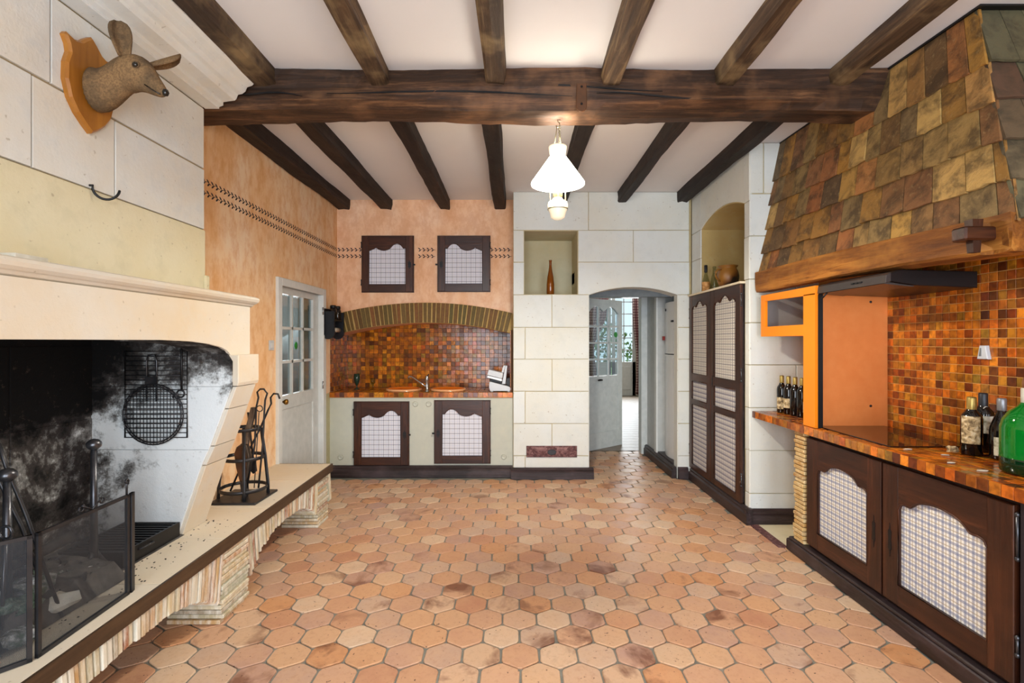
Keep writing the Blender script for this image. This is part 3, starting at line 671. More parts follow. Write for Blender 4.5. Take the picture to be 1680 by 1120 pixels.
# ================================================================== PANELLED CUPBOARD DOORS
def smooth(pts, n=6):
    out = []
    for i in range(len(pts)-1):
        p0 = pts[max(i-1, 0)]; p1 = pts[i]; p2 = pts[i+1]; p3 = pts[min(i+2, len(pts)-1)]
        for k in range(n):
            t_ = k/n; f = lambda a, b, c, d: .5*((2*b)+(-a+c)*t_+(2*a-5*b+4*c-d)*t_*t_+(-a+3*b-3*c+d)*t_**3)
            out.append((f(p0[0], p1[0], p2[0], p3[0]), f(p0[1], p1[1], p2[1], p3[1])))
    return out+[pts[-1]]
SC_A = smooth([(0, 0), (.1, .018)], 3)+[(.2, .040)]+smooth([(.2, .040), (.27, .018), (.38, .006), (.46, .008), (.56, .024), (.66, .068), (.77, .086), (.87, .066), (.93, .034)], 4)[1:]+[(.94, .028), (1, .028)]
SC_A2 = [(1-a, b) for a, b in SC_A][::-1]
SC_H = [(0, 0)]+smooth([(.0, .0), (.03, .028), (.09, .036)], 3)[1:]+smooth([(.09, .036), (.16, .034), (.2, .05)], 3)[1:]+smooth([(.2, .05), (.3, .078), (.5, .093), (.7, .078), (.8, .05)], 4)[1:]+smooth([(.8, .05), (.84, .034), (.91, .036)], 3)[1:]+smooth([(.91, .036), (.97, .028), (1, 0)], 3)[1:]
SC_M = [(0, 0)]+smooth([(0, 0), (.07, .030), (.18, .040), (.27, .022)], 3)[1:]+smooth([(.27, .022), (.36, .060), (.5, .085), (.64, .060), (.73, .022)], 3)[1:]+smooth([(.73, .022), (.82, .040), (.93, .030), (1, 0)], 3)[1:]
def panel_door(O, U, w_, h, stile, opens, wood_v, wood_h, parent, th=.022, name='door', lab=None):
    """opens: list of (v0, v1, scallop, cloth material); bottom to top"""
    N = V(U).cross(Z_)
    sl, sr = stile if isinstance(stile, tuple) else (stile, stile)
    d = bpy.data.objects.new(name, None); COL.objects.link(d); d.parent = parent; d.location = -V(parent['base']); d.empty_display_size = .05
    def sub(gg, nm, mt):
        me = gg.mesh(nm); me.materials.append(MAT[mt]); o = bpy.data.objects.new(nm, me); COL.objects.link(o); o.parent = d; return o
    sub(G().plate([(0, 0), (sl, 0), (sl, h), (0, h)], O, U, Z_, 0, th, .003), 'stile', wood_v); sub(G().plate([(w_-sr, 0), (w_, 0), (w_, h), (w_-sr, h)], O, U, Z_, 0, th, .003), 'stile', wood_v)
    u0, u1 = sl, w_-sr
    cur = [(u0, 0), (u1, 0)]; cloths = []
    prevtop = [(u0, 0), (u1, 0)]
    for (v0, v1, sc, cm) in opens:
        poly = prevtop+[(u1, v0), (u0, v0)]; sub(G().plate(poly, O, U, Z_, 0, th-.002), 'rail', wood_h)
        sc = sc or [(0, 0), (1, 0)]; crv = [(u0+(u1-u0)*a, v1+b) for a, b in sc]
        loop = [(u0, v0), (u1, v0)]+crv[::-1]
        pts = [V(O)+V(U)*a+Z_*b+N*(th-.002) for a, b in loop]; sub(G().tube(pts, .005, 6, True), 'bead', wood_v)
        cloths.append(([(u0-.004, v0-.004), (u1+.004, v0-.004)]+[(a, b+.004) for a, b in crv[::-1]], cm)); prevtop = crv
    sub(G().plate(prevtop+[(u1, h), (u0, h)], O, U, Z_, 0, th-.002), 'rail', wood_h)
    for poly, cm in cloths: sub(G().plate(poly, O, U, Z_, .003, .008), 'cloth_panel', cm)
    return d, sub
def escutcheon(sub, O, U, u, v, n, hh=.075, ww=.022, mat='iron_black'):
    g = G(); pts = []
    for k in range(24):
        a = 2*PI*k/24; r = 1+.22*math.cos(6*a); pts.append((u+ww*r*math.sin(a), v+hh*r*math.cos(a)))
    g.plate(pts, O, U, Z_, n-.001, n+.002); sub(g, 'escutcheon', mat)
def hinge_pin(sub, O, U, u, v0, v1, n, mat='iron'):
    N = V(U).cross(Z_); g = G(); c = V(O)+V(U)*u+N*n; g.tube([c+Z_*v0, c+Z_*v1], .006, 8)
    for v in (v0, v1): g.lathe([(0, -.012), (.009, -.006), (.009, .006), (0, .012)], c+Z_*v, 8)
    sub(g, 'hinge', mat)
# two wall cupboards over the arch, two under the counter
def small_cupboard(name, label, x0, x1, z0, z1, y, sc, hinge_left, grp, dark=True):
    t_ = thing(name, label, 'cupboard', (x0, y, z0), grp); w_, h = x1-x0, z1-z0
    g = G(); fw = .018
    for r in ((0, w_, 0, fw), (0, w_, h-fw, h), (0, fw, fw, h-fw), (w_-fw, w_, fw, h-fw)): G().rect(*r, (x0, y, z0), X_, Z_, 0, .02, .002).build('surround', 'cab_wood_x', t_)
    O = (x0+.008, y-.018, z0+.008); d, sub = panel_door(O, X_, w_-.016, h-.016, .085, [(.085, h-.19, sc, 'plaid_thin')], 'cab_wood_z', 'cab_wood_x', t_, .02)
    ue = w_-.016-.04 if hinge_left else .04
    escutcheon(sub, O, X_, ue, h*.47, .02, .045, .018)
    g = G(); uo = w_-.016 if hinge_left else 0; g.box(x0+.008+uo-(.0 if hinge_left else .028), x0+.008+uo+(.028 if hinge_left else 0), y-.045, y-.036, z0+h*.47, z0+h*.47+.018); g.box(x0+ue-.01, x0+.008+ue+.02, y-.046, y-.037, z0+h*.47+.002, z0+h*.47+.014); sub(g, 'latch', 'iron_black')
    uh = -.006 if hinge_left else w_-.012
    hinge_pin(sub, O, X_, uh, h*.12, h*.2, .012); hinge_pin(sub, O, X_, uh, h*.78, h*.86, .012)
small_cupboard('wall_cupboard', 'small dark cupboard on the orange wall, nearer the left corner', -1.806, -1.19, 2.106, 2.775, 6.04, SC_A, True, None)
small_cupboard('wall_cupboard', 'small dark cupboard on the orange wall, nearer the stone pillar', -.914, -.29, 2.112, 2.775, 6.04, SC_A2, False, None)
small_cupboard('sink_cupboard', 'check-fronted cupboard in cream panel below the left sink, by the hearth end', -1.823, -1.195, .133, .853, 5.80, SC_A, True, None)
small_cupboard('sink_cupboard', 'reddish check-fronted cupboard in cream panel below the right sink, by the stone pillar', -.914, -.276, .150, .868, 5.80, SC_A2, False, None)
VL = ['round air vent cap between the sink cupboards, beside the left one', 'round air vent cap between the sink cupboards, beside the right one', 'round vent cap low on the cream panel next to the hearth', 'round vent cap low on the cream panel next to the stone pillar']
for lb, (a, b) in zip(VL, ((681.3, 662.8), (703, 662.8), (558.6, 750), (826.4, 749.4))):
    p = px(a, b, 5.80); g = G(); g.lathe([(.010, .004), (.014, .010), (.024, .010), (.030, .0)], (0, 0, 0), 20, 'y')
    v_ = G(); v_.lathe([(.012, -.004), (.018, -.010), (.026, -.009), (.031, 0.0)], p, 20, 'y'); v_.build('vent_cap', 'paint_putty', label=lb, cat='vent cap')

# ================================================================== SINK COUNTER
ct = thing('sink_worktop', 'brown and orange glazed tile worktop in the arched recess', 'worktop', (-1.05, 6.1, .893))
BZ = .957
g = G(); g.box(XL+.002, -.025, 5.785, 6.425, .895, BZ-.006); g.build('slab', 'grout_tan', ct)
me = G().rect(.0015, .0540, .0015, .0560, (0, 0, 0), X_, Z_, 0, .006, .0012).mesh('edge_tile'); me.materials.append(MAT['mosaic_orange'])
for k in range(37):
    o = bpy.data.objects.new('edge_tile', me); COL.objects.link(o); o.parent = ct; o.location = V((XL+.004+k*.0559, 5.785, .898))-V(ct['base'])
SK = [(-1.315, 6.06, .205), (-.79, 6.06, .205)]
def not_sink(u, v): return all(math.hypot(u-a, v-b) > r+.01 for a, b, r in SK)
mosaic_grid(ct, 'mosaic_brown', (0, 0, BZ-.006), X_, Y_, XL+.004, -.03, 5.785, 6.42, .0555, clip=not_sink)
for lb, (a, b, r) in zip(('round orange sink basin, the one nearer the green goblet', 'round orange sink basin, the one nearer the white slicer'), SK):
    t_ = thing('sink', lb, 'sink', (a, b, BZ))
    G().lathe([(.028, .0005), (.12, .001), (r-.055, .003), (r-.020, .019)], (a, b, BZ), 36, caps=False).build('basin', 'orange_sink', t_)
    G().lathe([(r-.020, .019), (r-.010, .022), (r, .018), (r+.004, .0005)], (a, b, BZ), 40, caps=False).build('rim', 'sink_rim', t_)
    G().lathe([(0, .002), (.026, .0025), (.028, .0005)], (a, b, BZ), 20).build('drain', 'steel', t_)
t_ = thing('mixer_tap', 'chrome mixer tap with long swivel spout between the orange sinks', 'tap', (-1.006, 5.85, BZ))
G().lathe([(.026, 0), (.026, .01), (.018, .016), (.018, .12), (.021, .125), (.021, .175), (.015, .182), (0, .184)], (-1.006, 5.85, BZ), 18).build('body', 'steel', t_)
G().tube([(-1.01, 5.85, BZ+.05), (-1.08, 5.86, BZ+.10), (-1.18, 5.88, BZ+.165), (-1.215, 5.885, BZ+.175), (-1.225, 5.886, BZ+.150)], [.010, .009, .009, .012, .015]).build('spout', 'steel', t_)
G().tube([(-1.0, 5.85, BZ+.17), (-.985, 5.835, BZ+.20)], [.008, .006]).build('lever', 'iron_black', t_)
# goblets
t_ = thing('goblet', 'dark green glass goblet at the left end of the sink worktop', 'goblet', (-1.90, 6.15, BZ))
g = G(); g.lathe([(.0, .002), (.036, 0), (.034, .006), (.010, .016), (.006, .04), (.012, .05), (.030, .09), (.038, .13), (.036, .185), (.033, .185), (.033, .13), (.0, .06)], (-1.90, 6.15, BZ), 20); g.build('bowl', plain('dark_green_glass', '#20362a', .06, .6), t_)
t_ = thing('wine_glass', 'small clear stemmed glass on the sink worktop beside the green goblet', 'glass', (-1.70, 6.12, BZ))
g = G(); g.lathe([(.0, .002), (.032, 0), (.030, .004), (.006, .012), (.005, .045), (.012, .055), (.030, .085), (.031, .135), (.029, .135), (.028, .087), (.0, .058)], (-1.70, 6.12, BZ), 20); g.build('bowl', 'clear_glass', t_)
# food slicer
t_ = thing('food_slicer', 'white electric food slicer on the sink worktop against the stone pillar', 'slicer', (-.20, 5.95, BZ))
def prof_xz(name, pts, y0, y1, mat, parent, ch=.003): return G().plate(pts, (0, y1, 0), X_, Z_, 0, y1-y0, ch).build(name, mat, parent)
s_ = 5.9/840
def Q(cx, cy): return ((780+cx/14-845)*s_, CAMH+(560-(580+cy/14))*s_)
prof_xz('base', [Q(345, 845), Q(320, 770), Q(325, 650), Q(345, 632), Q(760, 740), Q(815, 770), Q(820, 810), Q(790, 845)], 5.83, 6.02, 'white_plastic', t_)
prof_xz('carriage', [Q(275, 480), Q(310, 360), Q(330, 362), Q(640, 440), Q(620, 555), Q(600, 560)], 5.84, 6.0, 'white_plastic', t_)
prof_xz('tray', [Q(270, 540), Q(285, 495), Q(610, 570), Q(615, 615), Q(600, 625)], 5.84, 6.0, 'white_shiny', t_)
prof_xz('back_plate', [Q(610, 690), Q(685, 290), Q(705, 270), Q(735, 280), Q(690, 690)], 5.86, 6.0, 'white_plastic', t_)
prof_xz('guard', [Q(600, 430), Q(625, 320), Q(655, 262), Q(690, 270), Q(650, 430)], 5.85, 5.97, 'white_plastic', t_)
prof_xz('blade_housing', [Q(330, 620), Q(330, 570), Q(620, 625), Q(600, 680)], 5.87, 5.99, 'iron_black', t_)
prof_xz('motor', [Q(695, 690), Q(720, 560), Q(830, 540), Q(845, 740), Q(780, 740)], 5.88, 6.0, 'black_plastic', t_)
for cx in (385, 765):
    a, b = Q(cx, 880); g = G()
    for y in (5.85, 6.0): g.lathe([(.017, 0), (.017, .010), (.010, .022)], (a, y, BZ), 12)
    g.build('foot', 'white_plastic', t_)
# paper-roll rack on the left wall in the corner
t_ = thing('wall_rack', 'black wall rack with round ends on the left wall beside the arch', 'rack', (XL, 5.65, 1.55))
g = G(); g.box(XL, XL+.03, 5.56, 5.94, 1.60, 1.89); g.box(XL, XL+.12, 5.575, 5.91, 1.755, 1.775)
g.plate([(-5.59+.0, 0)]+[], (0, 0, 0), X_, Z_, 0, 0) if False else None
for y in (5.60, 5.90):
    g.plate([(XL, 1.86), (XL, 1.60)]+[(XL+.06+.075*math.cos(a), 1.63+.075*math.sin(a)) for a in [R(-120+20*k) for k in range(8)]]+[(XL+.13, 1.86)], (0, y, 0), X_, Z_, 0, .02)
g.build('body', 'black_plastic', t_)
G().tube([(XL+.075, 5.62, 1.66), (XL+.075, 5.88, 1.66)], .026, 16).build('roller', 'paper', t_, label='pale paper roll')
for lb, y in (('dark lidded jar on the black wall rack, nearer the door', 5.70), ('dark lidded jar on the black wall rack, nearer the corner', 5.84)):
    t_ = thing('jar', lb, 'jar', (XL+.075, y, 1.775)); G().lathe([(.036, 0), (.040, .01), (.040, .10), (.030, .125)], (XL+.075, y, 1.775), 18).build('body', 'dark_glass', t_)
    G().lathe([(.032, .12), (.033, .15), (.027, .158), (0, .16)], (XL+.075, y, 1.775), 18).build('lid', 'iron_black', t_)

# ================================================================== LEFT GLAZED DOOR
def sticker(parent, c, N, r=.035):
    pass
dr = thing('door_1', None, None, (XL, 5.0, 0), kind='structure')
g = G(); fo = .045
for r in ((-5.63, -5.55, 0, 2.11), (-4.57, -4.49, 0, 2.11), (-5.55, -4.57, 2.04, 2.11)): g.rect(*[-q if False else q for q in r], (XL, 0, 0), UW*-1 if False else Y_*1, Z_, 0, .02) if False else None
def rect_yz(g, y0, y1, z0, z1, x0, x1, ch=.0): g.box(min(x0, x1), max(x0, x1), y0, y1, z0, z1, ch)
rect_yz(g, 4.49, 4.57, 0, 2.10, XL-.02, XL+.025, .004); rect_yz(g, 5.55, 5.63, 0, 2.10, XL-.02, XL+.025, .004); rect_yz(g, 4.57, 5.55, 2.03, 2.10, XL-.02, XL+.025, .004)
rect_yz(g, 4.555, 4.575, 0, 2.04, XL-.14, XL-.0); rect_yz(g, 5.545, 5.565, 0, 2.04, XL-.14, XL); rect_yz(g, 4.56, 5.56, 2.03, 2.07, XL-.14, XL)
g.build('frame', 'paint_white', dr)
XD = XL-.05
leafd = G(); fx0, fx1 = XD-.02, XD+.02
rect_yz(leafd, 4.575, 4.67, .01, 2.03, fx0, fx1, .003); rect_yz(leafd, 5.40, 5.545, .01, 2.03, fx0, fx1, .003); rect_yz(leafd, 4.67, 5.40, 1.97, 2.03, fx0, fx1)
rect_yz(leafd, 4.67, 5.40, .90, 1.03, fx0, fx1, .003); rect_yz(leafd, 4.67, 5.40, .01, .20, fx0, fx1); rect_yz(leafd, 4.67, 5.40, .20, .90, fx0, fx1-.012)
leaf_o = leafd.build('leaf', 'paint_white_aged', dr)
ys = [4.67, 4.90, 5.15, 5.40]; zs = [1.03, 1.34, 1.655, 1.97]
g = G()
for y in ys[1:-1]: rect_yz(g, y-.013, y+.013, 1.03, 1.97, fx0+.006, fx1)
for z in zs[1:-1]: rect_yz(g, 4.67, 5.40, z-.013, z+.013, fx0+.006, fx1)
def child(g, name, mat, parent, label=None):
    me = g.mesh(name); me.materials.append(MAT[mat]); o = bpy.data.objects.new(name, me); COL.objects.link(o); o.parent = parent
    if label: o['label'] = label
    return o
child(g, 'glazing_bar', 'paint_white_aged', leaf_o)
for i in range(3):
    for j in range(3):
        g = G(); rect_yz(g, ys[i]+.01, ys[i+1]-.01, zs[j]+.01, zs[j+1]-.01, XD-.003, XD+.001); child(g, 'pane', 'pane_glass', leaf_o)
g = G(); g.lathe([(0, 0), (.036, .001), (.036, .003), (0, .004)], (XD+.002, 5.02, 1.49), 24, 'x'); child(g, 'sticker', 'sticker_green', leaf_o, 'round green sticker on the pane')
g = G(); g.box(fx1, fx1+.012, 4.60, 4.65, .93, 1.07, .003); child(g, 'lock_plate', 'iron_black', leaf_o)
g = G(); g.lathe([(.009, 0), (.009, .03), (.016, .035), (.026, .05), (.024, .066), (.010, .074), (0, .075)], (fx1+.01, 4.62, .985), 16, 'x'); child(g, 'knob', 'brass', leaf_o, 'brass door knob')
for z in (1.06, 1.86):
    g = G(); g.tube([(XL+.02, 5.545, z-.04), (XL+.02, 5.545, z+.04)], .008, 8); child(g, 'hinge', 'steel', leaf_o)
t_ = thing('light_switch', 'white light switch on the orange wall between mantel and glazed door', 'switch', (XL, 4.40, 1.45))
G().box(XL, XL+.010, 4.36, 4.445, 1.455, 1.54, .003).build('plate', 'white_plastic', t_); G().box(XL+.009, XL+.014, 4.38, 4.425, 1.475, 1.52, .002).build('rocker', 'white_shiny', t_)
# little room behind it: wall, stair handrail
G().box(-3.6, -3.5, 3.6, 7.4, 0, 3.0).build('wall_stair', 'paint_grey_wall', kind='structure')
G().box(-3.6, -2.35, 3.6, 7.4, -.1, 0).build('floor', 'grout', kind='structure'); G().box(-3.6, -2.35, 7.3, 7.4, 0, 3.0).build('wall_stair', 'paint_grey_wall', kind='structure'); G().box(-3.6, -2.35, 3.6, 7.4, 3.0, 3.1).build('ceiling', 'ceiling_white', kind='structure')
G().box(-3.6, -2.35, 3.5, 3.6, 0, 3.0).build('wall_stair', 'paint_grey_wall', kind='structure')
t_ = thing('handrail', 'dark wooden stair handrail seen through the panes of the left glazed door', 'handrail', (-3.45, 5.5, 1.0))
for k, z in enumerate((.95, 1.45)):
    g = G(); g.plate([(-7.2, z+.1+.0), (-4.4, z+.9), (-4.4, z+.98), (-7.2, z+.18)], (-3.42, 0, 0), UW, Z_, 0, .05); g.build('rail', 'grey_wood', t_)
g = G(); g.box(-3.5, -3.40, 6.9, 7.0, 0, 1.65); g.build('newel_post', 'grey_wood', t_)

# ================================================================== HALL, FRIDGE, FAR ROOM
hall = G(); hall.box(.62, .74, YP+.63, 7.0, 0, 3.0); hall.build('wall_hall_left', 'paint_grey_wall', kind='structure')
g = G(); g.box(1.80, 1.90, 6.46, 7.05, 0, 2.6); g.build('wall_hall_right', 'paint_grey_wall', kind='structure')
g = G(); g.box(1.90, 2.7, 6.50, 6.60, 0, 2.6); g.box(2.6, 2.7, 5.85, 6.6, 0, 2.6); g.build('wall_alcove', 'paint_grey_wall', kind='structure')
G().box(.7, 2.7, YP+.32, 7.05, 2.22, 2.35).build('ceiling', 'paint_slate', kind='structure')
g = G(); g.box(.70, 1.74+.1, 6.97, 7.13, 2.13, 3.0); g.box(.74, .86, 6.97, 7.13, 0, 2.13); g.box(1.72, 1.84, 6.97, 7.13, 0, 2.13); g.build('door_frame', 'paint_white_aged', kind='structure')
G().box(1.78, 1.80, 6.46, 6.55, .13, 2.2).build('trim_1', 'paint_white', kind='structure')
G().box(.82, OX1+.02, 5.95, 6.05, 2.05, 2.22).build('lintel', 'paint_slate', kind='structure')
G().box(1.80, 2.62, 5.86, 6.46, 0, .145).build('fridge_plinth', 'plinth_wood_y', kind='structure')
# fridge
fr = thing('fridge', 'tall white fridge freezer in the hall recess beyond the arched doorway', 'fridge', (2.15, 6.16, .147))
def fridge_body(z0, z1, name):
    g = G(); n = 10; pts = []
    for k in range(n+1):
        f = k/n; pts.append((1.885-.045*math.sin(PI*f)-.0, 5.89+.55*f))
    poly = pts+[(2.50, 6.44), (2.50, 5.89)]; g.plate([(a, b) for a, b in poly], (0, 0, z0), X_, Y_, 0, z1-z0); return g.build(name, 'white_shiny', fr)
d1 = fridge_body(.147, 1.372, 'door'); d2 = fridge_body(1.384, 2.0, 'door')
def frsub(g, name, mat, par, lab=None): return child(g, name, mat, par, lab)
for par, z0, z1 in ((d1, 1.08, 1.33), (d2, 1.42, 1.67)):
    g = G(); g.box(1.845, 1.875, 5.905, 5.93, z0, z1, .004); frsub(g, 'handle', 'black_plastic', par); g = G(); g.box(1.838, 1.872, 5.935, 5.955, z0-.01, z1+.01, .003); frsub(g, 'handle', 'white_plastic', par)
for lb, z, y, m, sz in (('small blue magnet high on the fridge door', 1.76, 6.0, 'foil_navy', (.05, .02)), ('small red magnet low on the upper fridge door', 1.545, 6.36, 'red', (.04, .05)), ('tiny dark magnet near the top of the fridge door', 1.90, 6.25, 'iron_black', (.03, .03))):
    G().box(1.842-.004, 1.862, y, y+sz[0], z, z+sz[1]).build('magnet', m, label=lb, cat='magnet')
# half-open glazed hall door
hd = thing('door_2', None, None, (.95, 7.10, 0), kind='structure')
hd.rotation_euler = (0, 0, 0)
DV = V((.64, .54, 0)).normalized(); DO = V((.93, 7.08, 0)); DWd = .83
def on(u, v, n=0): return DO+DV*u+Z_*v+DV.cross(Z_)*n
g = G()
g.rect(0, .085, .006, 2.13, DO, DV, Z_, 0, .035); g.rect(DWd-.085, DWd, .006, 2.13, DO, DV, Z_, 0, .035); g.rect(.085, DWd-.085, .006, .24, DO, DV, Z_, 0, .035)
g.rect(.085, DWd-.085, .24, .92, DO, DV, Z_, .006, .024); g.rect(.085, DWd-.085, .88, 1.04, DO, DV, Z_, 0, .035)
topc = [(.085+(DWd-.17)*a, 1.93+b) for a, b in ((0, 0), (.1, .06), (.2, .095), (.33, .10), (.42, .06), (.5, .03), (.58, .06), (.67, .10), (.8, .095), (.9, .06), (1, 0))]
g.plate(topc+[(DWd-.085, 2.13), (.085, 2.13)], DO, DV, Z_, 0, .035)
lf = g.build('leaf', 'paint_white_aged', hd)
us = [.085+(DWd-.17)*k/3 for k in range(4)]; vs_ = [1.04+.235*k for k in range(5)]
g = G()
for u in us[1:-1]: g.rect(u-.013, u+.013, 1.04, 2.04, DO, DV, Z_, .004, .034)
for v in vs_[1:-1]: g.rect(.085, DWd-.085, v-.013, v+.013, DO, DV, Z_, .004, .034)
ch_ = child(g, 'glazing_bar', 'paint_white_aged', lf)
for i in range(3):
    for j in range(4): child(G().rect(us[i]+.012, us[i+1]-.012, vs_[j]+.012, vs_[j+1]-.012 if j < 3 else 2.02, DO, DV, Z_, .014, .018), 'pane', 'pane_glass', lf)
c_ = on(.70, 1.61, .022); g = G(); g.plate([(.70+.04*math.cos(R(20*k)), 1.63+.04*math.sin(R(20*k))) for k in range(18)], DO, DV, Z_, .019, .021); child(g, 'sticker', 'sticker_green', lf, 'round green sticker on the pane')
c_ = on(.30, 1.0, .04); g = G(); g.tube([on(.33, .985, .035), on(.33, .985, .075), on(.24, .985, .085)], .012); child(g, 'handle', 'iron_black', lf, 'black lever handle')
# far room shell and garden window
g = G(); g.box(-.5, 2.05, 14.5, 14.7, 0, 3.3); g.box(3.42, 5.5, 14.5, 14.7, 0, 3.3); g.box(2.05, 3.42, 14.5, 14.7, 3.0, 3.3); g.build('wall_far', 'stone_cream', kind='structure')
G().box(-.6, -.5, 7.9, 14.7, 0, 3.3).build('wall_far_left', 'stone_cream', kind='structure'); G().box(5.5, 5.6, 7.9, 14.7, 0, 3.3).build('wall_far_right', 'stone_cream', kind='structure')
G().box(-.6, 5.6, 7.05, 14.7, 3.0, 3.3).build('ceiling', 'ceiling_white', kind='structure')
G().box(1.90, 5.6, 7.0, 7.12, 0, 3.0).build('wall_far_near', 'stone_cream', kind='structure')
wn = thing('window_1', None, None, (2.75, 14.5, 0), kind='structure')
g = G()
for u0, u1 in ((2.05, 2.72), (2.75, 3.42)):
    g.rect(u0, u0+.09, 0, 3.0, (0, 14.56, 0), X_, Z_, 0, .05); g.rect(u1-.09, u1, 0, 3.0, (0, 14.56, 0), X_, Z_, 0, .05)
    g.rect(u0, u1, 2.94, 3.0, (0, 14.56, 0), X_, Z_, 0, .05); g.rect(u0, u1, .0, .95, (0, 14.56, 0), X_, Z_, 0, .05)
    g.rect(u0+.13, u1-.13, .16, .82, (0, 14.51, 0), X_, Z_, 0, .012, .01)
    for k in range(1, 6): g.rect(u0+.09, u1-.09, .95+.34*k-.013, .95+.34*k+.013, (0, 14.56, 0), X_, Z_, .01, .05)
    g.rect((u0+u1)/2-.012, (u0+u1)/2+.012, .95, 2.94, (0, 14.56, 0), X_, Z_, .01, .05)
g.build('sash', 'paint_white', wn)
for u0, u1 in ((2.05, 2.72), (2.75, 3.42)):
    for i in range(2):
        for k in range(6):
            a = u0+.09+i*(u1-u0-.18)/2; G().rect(a+.012, a+(u1-u0-.18)/2-.012, .95+.34*k+.013, min(.95+.34*(k+1)-.013, 2.94), (0, 14.55, 0), X_, Z_, 0, .004).build('pane', 'pane_glass', wn)
skirting('baseboard_far', (3.45, 14.5, 0), X_, 2.0, .14, .02, 'paint_white')
def curtain(label, x0, x1, z0, z1, y, tie):
    g = G(); n, m = 60, 24; vs = []; uv = []
    for j in range(m+1):
        f = j/m; z = z1+(z0-z1)*f
        pull = math.exp(-((f-.68)/.28)**2) if f < .68 else math.exp(-((f-.68)/.5)**2)
        a, b = x0, x1-(x1-x0)*.62*pull if tie > 0 else x1
        if tie < 0: a, b = x0+(x1-x0)*.3*pull, x1
        for i in range(n+1):
            q = i/n; vs.append((a+(b-a)*q, y+.035*math.sin(q*2*PI*7), z)); uv.append((q*(x1-x0)*1.8, z))
    fs = [[j*(n+1)+i, j*(n+1)+i+1, (j+1)*(n+1)+i+1, (j+1)*(n+1)+i] for j in range(m) for i in range(n)]
    g.add(vs, fs, [[uv[i] for i in f] for f in fs], True); o = g.build('curtain', 'gingham_red', label=label, cat='curtain')
    md = o.modifiers.new('thick', 'SOLIDIFY'); md.thickness = .004
curtain('red gingham curtain in the far room, beside the strip of tan wall', 3.27, 3.66, .05, 3.0, 14.3, -.4)
curtain('red gingham curtain seen through the panes of the half-open hall door', 1.95, 2.62, .5, 3.0, 14.3, 1)
# garden greenery outside the far window
for lb, cx, cy, cz, rr_ in (('leafy green bush outside the left half of the far garden window', 2.5, 18.0, 1.3, 1.5), ('leafy green bush outside the right half of the far garden window', 5.7, 19.8, 1.1, 1.5)):
    t_ = thing('garden_bush', lb, 'bush', (cx, cy, -.2)); rg = random.Random(int(cx*10)); g = G()
    for k in range(1400):
        d = V((rg.gauss(0, 1), rg.gauss(0, 1), rg.gauss(0, 1))).normalized()*rr_*rg.uniform(.55, 1.0); c = V((cx, cy, cz))+V((d.x, d.y*.6, d.z)); a = V((rg.gauss(0, 1), rg.gauss(0, 1), rg.gauss(0, 1))).normalized()*.09; b = a.cross(V((rg.gauss(0, 1), rg.gauss(0, 1), 1))).normalized()*.05
        g.add([c-a, c+b, c+a, c-b], [[0, 1, 2, 3]])
    g.build('foliage', 'green_leaf', t_, kind='stuff'); G().tube([(cx, cy, -.2), (cx, cy, cz)], .06).build('stem', 'grey_wood', t_)
G().box(-8, 14, 14.75, 40, -.4, -.2).build('ground', 'green_leaf', kind='structure')

# ================================================================== BUILT-IN TALL CUPBOARD (right wall)
ar = thing('armoire', 'tall dark two-door cupboard with checked cloth panels built into the right wall', 'cupboard', (XR, 5.05, .137))
AX = 1.935
def ycoord(xp, X): return X*840/(xp-845)
yA, yM, yB = 5.69, 5.075, 4.40
G().box(AX+.022, XR+.56, yB+.02, yA-.02, .14, 2.03).build('carcass', 'plinth_wood_y', ar)
G().box(AX-.012, XR+.55, yB-.02, yA+.005, 2.028, 2.046).build('top_ledge', 'stone_cream', ar, label='pale plaster ledge on top')
for k, (ya, yb) in enumerate(((yA, yM), (yM-.006, yB))):
    wd = ya-yb; O = V((AX+.022, ya, .14)); H_ = 1.885
    ops = [(.055, .71, None, 'plaid_dense'), (.765, .965, None, 'plaid_dense'), (1.045, 1.735, SC_M, 'plaid_grid')]
    d, sub = panel_door(O, -Y_, wd, H_, (.085, .095), ops, 'cab_wood_z', 'cab_wood_y', ar)
    if k == 1:
        hinge_pin(sub, O, -Y_, wd+.006, .15, .25, .015, 'iron_worn'); hinge_pin(sub, O, -Y_, wd+.006, 1.05, 1.15, .015, 'iron_worn'); hinge_pin(sub, O, -Y_, wd+.006, 1.70, 1.80, .015, 'iron_worn')
        escutcheon(sub, O, -Y_, .045, 1.0, .022, .05, .014)
    else:
        hinge_pin(sub, O, -Y_, -.006, .15, .25, .015, 'iron_worn'); hinge_pin(sub, O, -Y_, -.006, 1.65, 1.75, .015, 'iron_worn')
SH = 2.046
